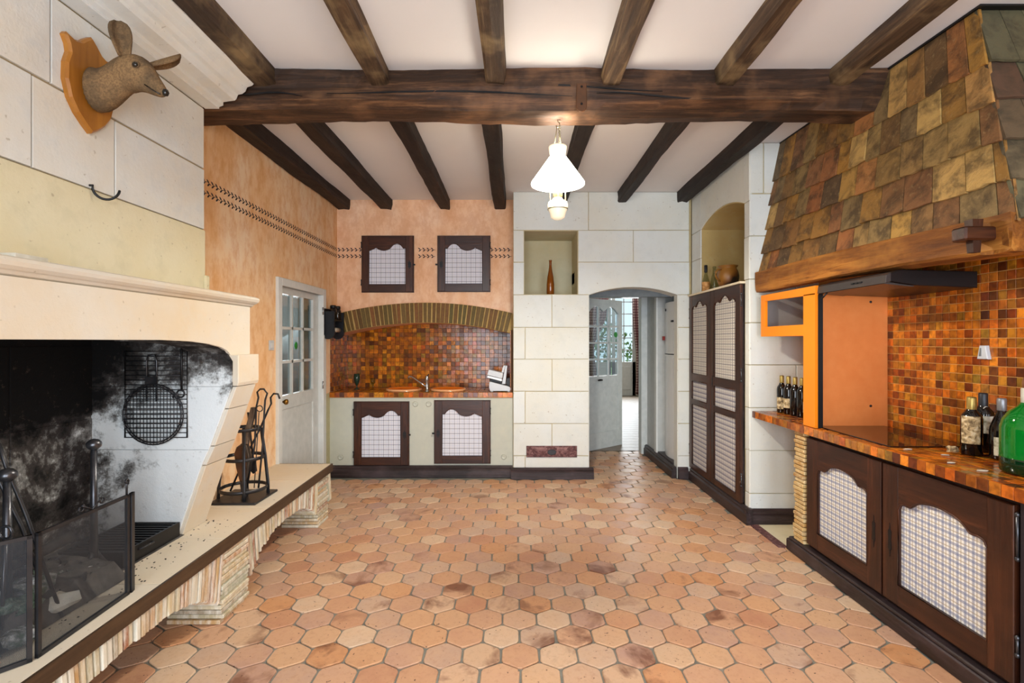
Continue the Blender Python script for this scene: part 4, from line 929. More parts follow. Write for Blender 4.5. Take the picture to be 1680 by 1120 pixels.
def bottle(name, label, x, y, z, prof, mat, cap, caph, capr, lab=None, lz=None, group=None, cat='bottle', la=(200, 340), neck=None, seg=24):
    t_ = thing(name, label, cat, (x, y, z), group)
    G().lathe(prof, (x, y, z), seg).build('body', mat, t_)
    top = prof[-1][1]
    if cap: G().lathe([(capr, top-caph), (capr+.001, top-caph+.004), (capr+.001, top-.004), (capr-.002, top+.002), (0, top+.002)], (x, y, z), 16).build('capsule', cap, t_)
    if lab:
        r = max(p[0] for p in prof)+.0007; g = G(); n = 12; vs = []
        for i in range(n+1):
            a = R(la[0]+(la[1]-la[0])*i/n)
            for h in lz: vs += [(x+r*math.cos(a), y+r*math.sin(a), z+h)]
        for i in range(n+1):
            a = R(la[0]+(la[1]-la[0])*i/n)
            for h in lz: vs += [(x+(r-.0005)*math.cos(a), y+(r-.0005)*math.sin(a), z+h)]
        m = 2*(n+1); fs = [[2*i, 2*i+2, 2*i+3, 2*i+1] for i in range(n)]+[[m+2*i+1, m+2*i+3, m+2*i+2, m+2*i] for i in range(n)]
        g.add(vs, fs, None, True); g.build('label', lab, t_, label='aged paper bottle label')
    return t_
BORD = [(.0, .006), (.033, .0), (.037, .005), (.0375, .19), (.034, .208), (.022, .225), (.0155, .24), (.0145, .29), (.0160, .292), (.0160, .299), (0, .300)]
BURG = [(.0, .006), (.040, .0), (.043, .006), (.043, .13), (.040, .155), (.028, .195), (.017, .23), (.0145, .25), (.0145, .29), (0, .292)]
CLR = [(.0, .006), (.036, .0), (.040, .006), (.040, .09), (.036, .115), (.024, .16), (.015, .195), (.0125, .215), (.0125, .28), (0, .281)]
t_ = bottle('spirit_bottle', 'clear spirit bottle with orange label and black cap in the arched niche', 1.998, 5.36, SH, CLR, 'clear_glass', 'iron_black', .075, .015, 'label_orange', (.012, .105), la=(170, 330))
bottle('glass_bottle', 'empty clear bottle in the arched niche between spirit bottle and brown jug', 2.075, 5.33, SH, [(.0, .006), (.042, .0), (.046, .006), (.044, .06), (.030, .15), (.018, .20), (.016, .25), (.019, .252), (.019, .262), (.014, .264)], 'clear_glass', None, 0, 0)
t_ = thing('jug', 'brown glazed earthenware jug with one handle in the arched niche', 'jug', (2.07, 4.98, SH))
JZ = SH
jp = [(0, .004), (.075, 0), (.088, .02), (.112, .07), (.118, .115), (.108, .16), (.092, .19), (.090, .198), (.104, .212), (.108, .218), (.104, .220), (.086, .20), (.080, .19), (.100, .11), (.07, .01), (0, .008)]
me = G().lathe([(a*.87, b) for a, b in jp], (0, 0, 0), 32).mesh('body'); me.materials.append(MAT['jug_glaze']); o = bpy.data.objects.new('body', me); COL.objects.link(o); o.parent = t_
me = G().tube([(-.075, -.03, .175), (-.115, -.045, .178), (-.142, -.056, .150), (-.142, -.056, .12), (-.125, -.048, .09), (-.088, -.032, .065)], .009).mesh('handle'); me.materials.append(MAT['jug_glaze']); o = bpy.data.objects.new('handle', me); COL.objects.link(o); o.parent = t_
bottle('amber_bottle', 'tall slender amber bottle standing in the square wall niche', px(903, 485, 5.85).x, 5.85, 2.060, [(0, .004), (.040, 0), (.044, .006), (.044, .12), (.036, .20), (.021, .28), (.015, .33), (.015, .385), (.018, .387), (.018, .398), (.012, .399)], 'amber_glass', None, 0, 0)
# carved wooden plaque at the foot of the pillar
t_ = thing('wooden_plaque', 'small reddish wooden board with worn relief set low in the stone pillar', 'plaque', (.41, YP, .23))
pb = G().rect(863.5, 946.5, 0, 0, (0, 0, 0), X_, Z_, 0, 0) if False else None
xa, xb = (863.5-845)*YP/840, (946.5-845)*YP/840; za, zb = CAMH-(749.5-560)*YP/840, CAMH-(731-560)*YP/840
G().rect(xa, xb, za, zb, (0, YP-.002, 0), X_, Z_, -.002, .014, .004).build('board', 'book_spine', t_)
g = G(); 
for k in range(26):
    u = xa+.12+(xb-xa-.24)*k/25; hh = random.uniform(.010, .026)
    if abs(k-12.5) < 4: continue
    g.rect(u, u+.008, zb-.030-hh/2, zb-.030+hh/2, (0, YP-.016, 0), X_, Z_, 0, .002)
for q in ((xa+.10, xa+.22), (xb-.24, xb-.10)): g.rect(q[0], q[1], zb-.052, zb-.048, (0, YP-.016, 0), X_, Z_, 0, .002); g.rect(q[0], q[1], zb-.018, zb-.014, (0, YP-.016, 0), X_, Z_, 0, .002)
g.build('relief_lettering', plain('pale_wood', '#a37a76', .5, .3), t_, label='worn illegible raised lettering')
g = G(); g.plate([(.41+.05*math.cos(R(20*k)), (za+zb)/2-.005+.032*math.sin(R(20*k))) for k in range(18)], (0, YP-.016, 0), X_, Z_, 0, .006, .003); g.build('medallion', 'iron', t_)

# ================================================================== CHIMNEY BREAST (left)
XH, YH = -1.885, 3.11
ch = thing('wall_chimney_breast', None, None, (XH, 2.0, 1.8), kind='structure')
G().box(-2.5, XH-.012, -.2, YH, 1.79, CEIL).build('core', 'mortar', ch)
y84, y52, y189 = 1.885*840/761, 1.885*840/792.5, 1.885*840/656
HS = [(y84, YH, 2.575, 2.945), (1.30, y84, 2.575, 2.945), (.5, 1.30, 2.575, 2.945), (y189, YH, 2.205, 2.575), (y52, y189, 2.205, 2.575), (1.2, y52, 2.205, 2.575), (.4, 1.2, 2.205, 2.575), (-.2, .4, 2.205, 2.575), (-.2, .5, 2.575, 2.945), (1.75, YH, 2.945, 3.2), (-.2, 1.75, 2.945, 3.2)]
for y0, y1, z0, z1 in HS:
    jt = .006; jv = .0045; G().plate([(y0+jv, z0+jt), (y1-jv, z0+jt), (y1-jv, z1-jt), (y0+jv, z1-jt)], (XH-.012, 0, 0), Y_, Z_, -.01, .012*random.uniform(.8, 1.1), .0015).build('stone', 'stone_hood', ch)
G().box(XH-.012, XH+.003, -.2, YH, 1.80, 2.203, .002).build('render', 'render_hood', ch, label='smooth yellowish rendered band')
G().box(-2.5, XH+.022, 2.0, YH+.012, 1.79, 1.98).build('render_foot', 'render_hood', ch) if False else None
G().box(-2.1, XH+.02, YH-.02, YH+.02, 1.79, 1.93, .006).build('render_foot', 'render_hood', ch)
# cornice mouldings, in three lengths with joints
cp = [(XH, 2.945), (-1.80, 2.945), (-1.80, 2.955), (-1.775, 2.965), (-1.775, 2.985), (-1.745, 2.99), (-1.705, 2.995), (-1.695, 3.005), (-1.685, 3.03), (-1.66, 3.035), (-1.64, 3.05), (-1.63, 3.075), (-1.60, 3.085), (-1.585, 3.10), (-1.585, 3.125), (-1.575, 3.14), (-1.575, 3.199), (XH, 3.199)]
for a, b in ((-.2, 1.0), (1.006, 2.05), (2.056, 3.115)):
    g = G(); k = len(cp); vs = [(x, y, z) for y in (a, b) for x, z in cp]; g.add(vs, [[i, (i+1) % k, k+(i+1) % k, k+i] for i in range(k)]+[list(range(k)), list(range(k, 2*k))[::-1]]); g.build('cornice', 'stone_hood', ch)
# mantel: shelf, lintel, jambs
mt = thing('mantelpiece', 'cream stone mantelpiece with moulded shelf over the big fireplace', 'mantelpiece', (-1.7, 2.0, .454))
sp_ = [(XH-.4, 1.735), (-1.60, 1.735), (-1.585, 1.742), (-1.575, 1.752), (-1.565, 1.755), (-1.550, 1.765), (-1.543, 1.778), (-1.55, 1.790), (-1.57, 1.797), (XH-.4, 1.80)]
g = G(); k = len(sp_); vs = [(x, y, z) for y in (0.0, 3.095) for x, z in sp_]; g.add(vs, [[i, (i+1) % k, k+(i+1) % k, k+i] for i in range(k)]+[list(range(k)), list(range(k, 2*k))[::-1]]); g.build('shelf', 'stone_mantel', mt)
LX = -1.585; YI = 2.85; YE = 3.06
yn0 = .35
# lintel: front face with rounded opening corner
crv = [(2.30, 1.537), (2.5, 1.531), (2.65, 1.518), (2.76, 1.500), (2.82, 1.480), (YI+.004, 1.455)]
lint = [(-.1, 1.735), (YE, 1.735), (YE, 1.455)]+crv[::-1]+[(yn0+.3, 1.537), (yn0+.05, 1.457), (-.1, 1.457)]
g = G(); g.plate(lint[::-1], (LX-.16, 0, 0), Y_, Z_, 0, .16, 0); g.build('lintel', 'stone_mantel', mt)
lintel_curve = crv
jamb = [(.454, -1.85), (.84, -1.72), (.95, -1.67), (1.155, -1.595), (1.28, -1.55)]
cz = [.454, .62, .84, .945, 1.155, 1.28]
def jx(z):
    for (a, b), (c, d) in zip(jamb, jamb[1:]):
        if z <= c+1e-6: return b+(d-b)*(z-a)/(c-a)
    return jamb[-1][1]
def jamb_stones(ya, yb, nm='jamb_stone'):
    cs = [.454, .84, .948, 1.155, 1.28]
    for z0, z1 in zip(cs, cs[1:]):
        g = G(); g.plate([(-2.12, z0+.002), (jx(z0), z0+.002), (jx(z1), z1-.002), (-2.12, z1-.002)], (0, yb, 0), X_, Z_, 0, yb-ya, .003); g.build('jamb_stone', 'stone_mantel', mt)
    g = G(); g.plate([(-2.12, 1.282), (-1.545, 1.282), (-1.538, 1.30), (-1.538, 1.455), (-2.12, 1.455)], (0, yb+.01, 0), X_, Z_, 0, yb-ya+.012, .004); g.build('corbel_block', 'stone_mantel', mt)
jamb_stones(YI, YE); jamb_stones(.20, .40)
# fireplace inside
fb = thing('fireplace', 'sooty open fireplace recess under the cream mantelpiece', 'fireplace', (-2.1, 1.6, .454))
for z0, z1 in ((.456, .93), (.93, 1.28), (1.28, 1.75)):   # inner jamb face, limewashed and sooty
    zz = [z0]+[q for q in (.84, 1.155) if z0 < q < z1]+[z1]
    f = lambda z: (jx(z)-.012 if z <= 1.28 else -1.575)
    poly = [(-2.36, z0+.001)]+[(f(z)-.008, z) for z in zz[:-1]]+[(f(z1 if z1 < 1.3 else 1.28)-.008, z1-.001 if z1 < 1.3 else 1.42)]+([(-1.62, 1.50), (-1.75, 1.56), (-1.80, 1.75)] if z1 > 1.3 else [])+[(-2.36, z1-.001)]
    G().plate(poly, (0, YI+.001, 0), X_, Z_, 0, .012, .002).build('lining_stone', 'stone_sooty', fb)
g = G(); g.plate([(a, b-.005) for a, b in lintel_curve]+[(a, b+.001) for a, b in lintel_curve[::-1]], (-1.80, 0, 0), Y_, Z_, 0, .20); g.build('arch_lining', 'stone_sooty', fb)
G().box(-2.12, -2.5, YI+.0, 3.10, .40, 1.79).build('side_core', 'stone_black', fb)
G().box(-2.45, -2.35, 0, 2.86, .40, 2.4).build('back_wall', 'stone_black', fb)
G().box(-2.4, -1.62, .0, .41, .40, 1.75).build('near_side', 'stone_black', fb)
G().box(-2.4, LX-.222, .4, 2.85, 1.75, 1.79).build('smoke_shelf', 'stone_black', fb)
G().box(-2.36, -1.84, .40, 2.85, .40, .456).build('fire_bed', 'ash', fb)
for zz in (.72, 1.12):
    for k in range(5): G().box(-2.352, -2.345, .42+k*.49, .42+k*.49+.48, zz, zz+.385, .002).build('lining_stone', 'stone_black', fb)

# ================================================================== HEARTH BENCH
he = thing('hearth', 'long raised hearth bench of pale slabs edged with thin stacked tiles', 'hearth', (-1.85, 3.0, 0))
HZ = .454; y_end = 4.52
def fx(y): return -1.535-.022*(y-1.0)*.95   # front edge drifts slightly
ysl = [.0, .8, 1.46, 2.27, 2.80, 3.32, 3.95, y_end]
for a, b in zip(ysl, ysl[1:]):
    G().plate([(XL+.001, a+.0015), (fx(a)-.012, a+.0015), (fx(b)-.012, b-.0015), (XL+.001, b-.0015)], (0, 0, HZ-.06), X_, Y_, 0, .06, .002).build('slab', 'slab_stone', he)
g = G(); g.plate([(fx(0)-.012, 0), (fx(0), 0), (fx(y_end), y_end), (XL+.002, y_end), (XL+.002, y_end-.012), (fx(y_end)-.012, y_end-.012)], (0, 0, HZ-.066), X_, Y_, 0, .066); g.build('edge_strip', 'brown_edge', he, label='dark brown edge strip')
G().box(XL+.002, -1.98, .42, 4.36, 0, HZ-.062).build('inner_wall', 'stone_black', he)
G().box(-2.1, -1.6, 4.34, 4.42, .0, HZ-.06).build('end_wall', 'thin_tile', he) if False else None
# stacked-tile pillars
PL = [(1.24, 1.52), (2.77, 3.05), (4.20, 4.43)]
for (a, b) in PL:
    x1_ = fx((a+b)/2)-.012; nL = 15; hL = (HZ-.066)/nL
    for k in range(nL):
        j1, j2 = random.uniform(-.008, .008), random.uniform(-.008, .006)
        G().box(x1_-.30+random.uniform(-.005, .005), x1_+j1, a+j2, b+random.uniform(-.006, .006), k*hL+.002, (k+1)*hL-.002, .003).build('stacked_tile', 'thin_tile', he)
# fans of upright thin tiles under the edge
pit = .0305; y = .30; kk = 0
while y < y_end-.02:
    pc = None
    inside = any(a+.02 < y < b-.03 for a, b in PL)
    t_ = None
    for (a0_, b0_), (a1_, b1_) in zip([(-.3, -.01)]+PL, PL+[(5.9, 6.2)]):
        if b0_-.03 <= y <= a1_+.02: t_ = (y-b0_)/(a1_-b0_)
    if not inside and t_ is not None:
        if y > 4.40: t_ = .02
        u = abs(2*t_-1); Lz = .105+.16*u**2.6
        lean = (t_-.5)*.10*(1 if True else 0)
        zt = HZ-.067; x1_ = fx(y)-.016+random.uniform(-.010, .004)
        th = pit*random.uniform(.60, .80)
        pts = [(y-lean*0, zt), (y+th, zt), (y+th-lean*Lz*3, zt-Lz+random.uniform(-.004, .004)), (y-lean*Lz*3, zt-Lz)]
        G().plate(pts[::-1], (x1_-.17, 0, 0), Y_, Z_, 0, .17, .003).build('edge_tile', 'thin_tile', he)
    y += pit; kk += 1

# ================================================================== THINGS AT THE FIREPLACE
# matchbox on the shelf
G().box(-1.705, -1.64, 1.68, 1.80, 1.80, 1.822, .002).build('matchbox', 'paper', label='small white box lying on the mantel shelf', cat='box')
# iron hook in the joint
t_ = thing('iron_hook', 'black iron hook in the joint of the chimney breast below the deer head', 'hook', (XH, 2.27, 2.19))
G().tube([(XH-.01, 2.27, 2.222), (XH+.012, 2.27, 2.222)]+[(XH+.050-.038*math.cos(R(a)), 2.27+.0003*a, 2.205-.038*math.sin(R(a))) for a in range(0, 200, 15)], .0055).build('hook', 'iron_black', t_)
# deer head on its shield
dh = thing('deer_head', 'stuffed brown roe deer head on an oak shield high on the chimney breast', 'trophy', (XH, 2.26, 2.6))
half = [(0, -.21), (.035, -.185), (.075, -.15), (.11, -.10), (.13, -.03), (.128, .04), (.112, .09), (.118, .12), (.135, .15), (.125, .165), (.085, .155), (.055, .165), (.03, .19), (0, .215)]
sh = half+[(-a, b) for a, b in half[1:-1][::-1]]
G().plate([(2.255+a, 2.655+b) for a, b in sh], (XH-.002, 0, 0), Y_, Z_, 0, .028, .009).build('shield', 'oak_plaque', dh)
def loft(secs, seg=20, smooth_=True):
    """secs: (centre, half width across, half height, up-hint)"""
    g = G(); vs = []; n = len(secs); C = [V(s_[0]) for s_ in secs]
    for i, (c, ra, rb) in enumerate(secs):
        d = (C[min(i+1, n-1)]-C[max(i-1, 0)]).normalized(); side = d.cross(Z_).normalized(); up = side.cross(d).normalized()
        for k in range(seg):
            a = 2*PI*k/seg; vs.append(V(c)+side*math.cos(a)*ra+up*math.sin(a)*rb)
    fs = [[i*seg+k, i*seg+(k+1) % seg, (i+1)*seg+(k+1) % seg, (i+1)*seg+k] for i in range(n-1) for k in range(seg)]+[list(range(seg))[::-1], [(n-1)*seg+k for k in range(seg)]]
    g.add(vs, fs, None, True); return g
hp = [((-1.865, 2.26, 2.640), .078, .104), ((-1.83, 2.26, 2.636), .078, .098), ((-1.79, 2.258, 2.652), .064, .084), ((-1.752, 2.255, 2.676), .056, .076), ((-1.715, 2.25, 2.700), .056, .080), ((-1.682, 2.246, 2.706), .060, .086), ((-1.650, 2.242, 2.700), .058, .081), ((-1.620, 2.237, 2.682), .049, .067), ((-1.592, 2.232, 2.660), .038, .050), ((-1.565, 2.227, 2.638), .029, .039), ((-1.542, 2.222, 2.620), .024, .031), ((-1.524, 2.218, 2.607), .018, .023), ((-1.513, 2.216, 2.600), .010, .013)]
hd_ = loft(hp, 24).build('head', 'fur_deer', dh)
md = hd_.modifiers.new('smooth', 'SUBSURF'); md.levels = 1; md.render_levels = 1
g = G(); g.lathe([(0, -.016), (.010, -.012), (.014, 0), (.010, .012), (0, .016)], (-1.512, 2.215, 2.606), 12); g.build('nose', 'nose_black', dh)
for s_ in (-1, 1):
    g = G(); g.lathe([(0, -.012), (.009, -.009), (.0135, 0), (.009, .009), (0, .012)], (-1.622, 2.238+s_*.048, 2.712), 14); g.build('eye', 'nose_black', dh)
    g = G(); g.tube([(-1.622+.0145*math.cos(R(30*k)), 2.238+s_*.050, 2.712+.0125*math.sin(R(30*k))) for k in range(12)], .0028, 6, True); g.build('eyelid', 'fur', dh)
g = G(); g.tube([(-1.525, 2.198, 2.592), (-1.56, 2.200, 2.612), (-1.592, 2.200, 2.634)], .0028, 6); g.build('mouth', 'nose_black', dh)
def ear(base, tip, wd, nrm):
    b, t2 = V(base), V(tip); d = t2-b; sd = d.cross(V(nrm)).normalized(); nn = sd.cross(d).normalized(); g = G(); vs = []; n = 10; m = 8
    for i in range(n+1):
        f = i/n; w_ = wd*(.55+1.1*f-.2*f*f)*(math.sqrt(max(0, 1-((f-.35)/.66)**2)) if f > .35 else 1); w_ = max(w_, .004)
        for k in range(m+1):
            q = -1+2*k/m; vs.append(b+d*f+sd*w_*q+nn*(q*q*w_*.8))
    fs = [[i*(m+1)+k, i*(m+1)+k+1, (i+1)*(m+1)+k+1, (i+1)*(m+1)+k] for i in range(n) for k in range(m)]
    g.add(vs, fs, None, True); o = g.build('ear', 'fur_deer', dh); q = o.modifiers.new('thick', 'SOLIDIFY'); q.thickness = .008; q.offset = 0
ear((-1.690, 2.215, 2.760), (-1.700, 2.19, 2.900), .036, (.6, -.8, 0)); ear((-1.655, 2.275, 2.755), (-1.53, 2.34, 2.840), .034, (.3, .3, -.9))
# grills hanging on the inner wall
yG = YI-.022
t_ = thing('wire_grill', 'rectangular black wire grill hanging on the white-sooty inner wall', 'grill', (-1.98, yG, 1.0), None)
gx0, gx1, gz0, gz1 = -2.155, -1.812, 1.0, 1.475
g = G(); g.tube([(gx0, yG, gz0), (gx1, yG, gz0), (gx1, yG, gz1), (gx0, yG, gz1)], .0045, 6, True); g.build('frame', 'iron', t_)
g = G()
for k in range(1, 18): z = gz0+(gz1-gz0)*k/18; g.tube([(gx0, yG, z), (gx1, yG, z)], .0026, 5)
g.build('wire', 'iron', t_, kind='stuff')
g = G(); g.tube([(-2.030, yG-.006, 1.20), (-2.030, yG-.006, 1.42), (-2.022, yG-.006, 1.455), (-1.985, yG-.006, 1.455), (-1.977, yG-.006, 1.42), (-1.977, yG-.006, 1.20)], .005, 6); g.build('handle', 'iron_worn', t_)
g = G(); g.box(-2.035, -1.972, yG-.014, yG-.004, 1.29, 1.335); g.build('handle_slide', 'iron', t_)
yR = YI-.042; t_ = thing('round_grill', 'round black wire grill hanging in front of the rectangular one', 'grill', (-1.985, yR, .96)); c = (-1.985, yR, 1.130); rg_ = .166
g = G()
for r in (rg_, rg_-.012): g.tube([(c[0]+r*math.cos(R(10*k)), yR, c[2]+r*math.sin(R(10*k))) for k in range(36)], .004, 6, True)
g.build('rim', 'iron', t_)
g = G()
for k in range(-8, 9):
    d = k*.0185; h = math.sqrt(max(0, rg_**2-d*d)); g.tube([(c[0]+d, yR+.004, c[2]-h), (c[0]+d, yR+.004, c[2]+h)], .0024, 5)
for k in range(-6, 7):
    d = k*.025; h = math.sqrt(max(0, rg_**2-d*d)); g.tube([(c[0]-h, yR-.004, c[2]+d), (c[0]+h, yR-.004, c[2]+d)], .0022, 5)
g.build('wire', 'iron', t_, kind='stuff')
t_ = thing('hanging_rod', 'black iron rod with a ring hanging beside the round grill', 'rod', (-1.83, yR, 1.0))
g = G(); g.tube([(-1.822, yR-.01, 1.56), (-1.822, yR-.01, 1.265)], .006); g.build('rod', 'iron_black', t_)
g = G(); g.tube([(-1.826+.020*math.cos(R(24*k)), yR-.012, 1.245+.020*math.sin(R(24*k))) for k in range(15)], .005, 6, True); g.tube([(-1.845, yR-.012, 1.238), (-1.87, yR-.012, 1.225)], .005); g.build('ring', 'iron', t_)
# firedogs
def firedog(label, x, y, ztop):
    t_ = thing('firedog', label, 'firedog', (x, y, HZ+.002)); g = G()
    g.tube([(x, y, HZ+.05), (x, y, ztop-.02)], [.017, .012], 12); g.build('post', 'iron_worn', t_)
    G().lathe([(0, -.026), (.016, -.022), (.028, -.010), (.030, 0), (.028, .010), (.016, .022), (0, .026)], (x, y, ztop), 20).build('ball', 'iron_worn', t_)
    for s_ in (-1, 1):
        pts = [(x, y+s_*.01, HZ+.13), (x, y+s_*.03, HZ+.10), (x, y+s_*.07, HZ+.05), (x, y+s_*.10, HZ+.012), (x, y+s_*.13, HZ+.012)]
        g = G(); g.tube(pts, .010); g.build('leg', 'iron', t_)
    g = G(); g.box(x-.36, x, y-.012, y+.012, HZ+.06, HZ+.085); g.box(x-.36, x-.335, y-.012, y+.012, HZ, HZ+.06); g.build('log_bar', 'iron', t_)
firedog('iron firedog with ball top, standing before the sooty white wall', -1.892, 2.30, 1.068)
firedog('thick iron firedog with ball top at the left edge, beside the tongs', -1.865, 1.88, 1.040)
# spark guard: two hinged gauze panels
sg = thing('spark_guard', 'folding black gauze fire screen standing on the hearth edge', 'fire screen', (-1.63, 1.73, HZ))
def guard_panel(A, B, h, scroll):
    A, B = V(A), V(B); U = (B-A).normalized(); L = (B-A).length; g = G(); b = .010
    for r in ((0, L, 0, .014), (0, L, h-.012, h), (0, .014, 0, h), (L-.014, L, 0, h)): g.rect(*r, A, U, Z_, -.006, .006)
    fr_ = g.build('frame', 'iron', sg)
    g = G(); g.rect(.012, L-.012, .012, h-.010, A, U, Z_, -.0008, .0008); g.build('gauze', 'gauze', sg)
    return fr_, A, U, L
fr1, A1, U1, L1_ = guard_panel((-1.622, 1.735, HZ+.002), (-1.645, 2.178, HZ+.002), .425, True)
fr2, A2, U2, L2_ = guard_panel((-1.90, 1.36, HZ+.002), (-1.624, 1.722, HZ+.002), .425, False)
guard_panel((-1.645, 2.19, HZ+.002), (-1.652, 2.215, HZ+.002), .425, False)
def spiral(c, r, turns, s0, U, n=18): return [V(c)+U*(r*(1-.7*k/n)*math.cos(s0+turns*2*PI*k/n))+Z_*(r*(1-.7*k/n)*math.sin(s0+turns*2*PI*k/n)) for k in range(n+1)]
mid = A1+U1*(L1_*.55)+Z_*.425; g = G()
for s_ in (-1, 1): g.tube([mid]+[mid+U1*(s_*.05)+Z_*.03]+spiral(mid+U1*(s_*.055)+Z_*.022, .020, s_*.9, R(90) if s_ > 0 else R(90), U1)[3:], .0035, 6)
g.build('scroll', 'iron', sg)
end = A1+U1*(L1_-.01)+Z_*.425; g = G(); g.tube([end, end+Z_*.05]+spiral(end+Z_*.055+U1*.0, .014, 1.0, R(-90), U1)[2:], .0045, 6); g.build('scroll', 'iron', sg)
# tongs and ring tool
t_ = thing('fire_tongs', 'long iron tongs leaning in the fireplace behind the fire screen', 'tongs', (-1.80, 1.95, HZ+.002))
g = G()
for p0, p1, p2, p3 in (((-1.985, 1.95, 1.13), (-1.965, 1.95, 1.00), (-1.90, 1.97, .82), (-1.80, 2.0, .46)), ((-1.945, 1.93, 1.145), (-1.93, 1.94, 1.06), (-1.87, 1.96, .86), (-1.76, 1.99, .46))): g.tube([p0, p1, p2, p3], .007, 6)
g.tube([(-1.985, 1.95, 1.13), (-1.975, 1.945, 1.155), (-1.955, 1.935, 1.16), (-1.945, 1.93, 1.145)], .006, 6); g.build('arms', 'iron', t_)
t_ = thing('ring_tool', 'iron tool with a round ring end at the left edge of the fireplace', 'fire tool', (-1.80, 1.78, HZ+.002))
g = G(); g.tube([(-1.765+.022*math.cos(R(24*k)), 1.775, .868+.022*math.sin(R(24*k))) for k in range(15)], .005, 6, True); g.build('ring', 'iron_worn', t_); G().tube([(-1.765, 1.775, .846), (-1.80, 1.79, .46)], .006).build('shaft', 'iron_worn', t_)
# iron tray
t_ = thing('iron_tray', 'black cast-iron ash tray box on the hearth between screen and jamb', 'tray', (-1.95, 2.62, HZ+.002))
g = G(); TX0, TX1, TY0, TY1, TZ = -2.16, -1.853, 2.42, 2.83, HZ+.003
g.box(TX0, TX1, TY0, TY1, TZ, TZ+.012); g.box(TX1-.012, TX1, TY0, TY1, TZ+.012, TZ+.075); g.box(TX0, TX0+.012, TY0, TY1, TZ+.012, TZ+.075); g.box(TX0+.012, TX1-.012, TY0, TY0+.012, TZ+.012, TZ+.075); g.box(TX0+.012, TX1-.012, TY1-.012, TY1, TZ+.012, TZ+.075)
g.build('pan', 'iron_black', t_)
g = G()
for k in range(12): g.box(TX0+.015, TX1-.015, TY0+.02+k*.033, TY0+.032+k*.033, TZ+.06, TZ+.072)
g.build('bar', 'iron_black', t_, kind='stuff')
G().tube([(TX1, TY0+.10, TZ+.05), (TX1+.018, TY0+.12, TZ+.055), (TX1+.018, TY0+.18, TZ+.055), (TX1, TY0+.20, TZ+.05)], .005).build('handle', 'iron', t_)
# logs, ash, crumpled paper
rg = random.Random(5)
def lump(name, label, c, r, mat, cat, seed, sq=(1, 1, 1), jag=.35, sub=2, group=None):
    bm = bmesh.new(); bmesh.ops.create_icosphere(bm, subdivisions=sub, radius=1); q = random.Random(seed)
    for v in bm.verts:
        k = 1+q.uniform(-jag, jag); v.co = V((v.co.x*r*sq[0]*k, v.co.y*r*sq[1]*k, max(v.co.z, -.55)*r*sq[2]*k))
    me = bpy.data.meshes.new(name); bm.to_mesh(me); bm.free(); me.materials.append(MAT[mat]); o = bpy.data.objects.new(name, me); COL.objects.link(o); o.location = c; return tag(o, label, cat, group)
def log(label, a, b, r, mat='char'):
    a, b = V(a), V(b); n = 8; pts = [a.lerp(b, i/n)+V((rg.uniform(-.006, .006),)*3) for i in range(n+1)]; g = G(); g.tube(pts, [r*rg.uniform(.85, 1.1) for _ in pts], 10); g.build('log', mat, label=label, cat='log')
g = G(); n = 40; vs = []
for i in range(n+1):
    for j in range(16):
        y = 1.0+1.33*i/n; x = -2.34+.58*j/15; h = .05+.09*math.exp(-((x+2.0)/.22)**2)*(.6+.4*math.sin(y*4))+rg.uniform(0, .018); 
        if j in (0, 15) or i in (0, n): h = .004
        vs.append((x, y, HZ+h))
fs = [[i*16+j, (i+1)*16+j, (i+1)*16+j+1, i*16+j+1] for i in range(n) for j in range(15)]
g.add(vs, fs); g.build('ash_heap', 'ash', kind='stuff', label='grey ash and embers heaped on the fire bed', cat='ash')
log('charred log slanting across the ash behind the gauze screen', (-2.02, 1.55, HZ+.15), (-1.86, 2.15, HZ+.26), .022)
log('blackened log lying deep in the fireplace against the back wall', (-2.26, 1.5, HZ+.15), (-2.20, 2.30, HZ+.16), .05)
log('short charred log lying in the ash at the left edge of the fireplace', (-2.14, 1.48, HZ+.17), (-2.02, 1.16, HZ+.15), .04)
NMS = [('crumpled_paper', 'crumpled pale paper ball highest in the ash heap behind the screen', (-1.86, 1.98, HZ+.13), .06, 'debris'), ('crumpled_paper', 'crumpled whitish paper low behind the lower right of the screen', (-1.80, 2.02, HZ+.05), .055, 'paper'),
       ('crumpled_paper', 'crumpled white paper behind the screen panel at the left edge', (-1.80, 1.62, HZ+.14), .075, 'paper'), ('crumpled_paper', 'crumpled grey paper at the foot of the left screen panel', (-1.76, 1.66, HZ+.05), .06, 'debris'),
       ('bottle_shard', 'green glass shard in the ash beside the screen hinge', (-1.80, 1.80, HZ+.14), .035, 'rubble_glass'), ('crumpled_paper', 'crumpled olive paper in the ash mid-screen', (-1.84, 1.90, HZ+.09), .06, 'rubble_glass'), ('crumpled_paper', 'flattened pale paper by the bottom left corner of the large screen panel', (-1.74, 1.80, HZ+.035), .045, 'debris')]
for i, (nm, lb, c, r, m) in enumerate(NMS): lump(nm, lb, c, r, m, 'paper' if 'paper' in nm else 'glass', 60+i, (1, 1.2, .75), .32)
ah = [o for o in bpy.data.objects if o.name == 'ash_heap'][0]
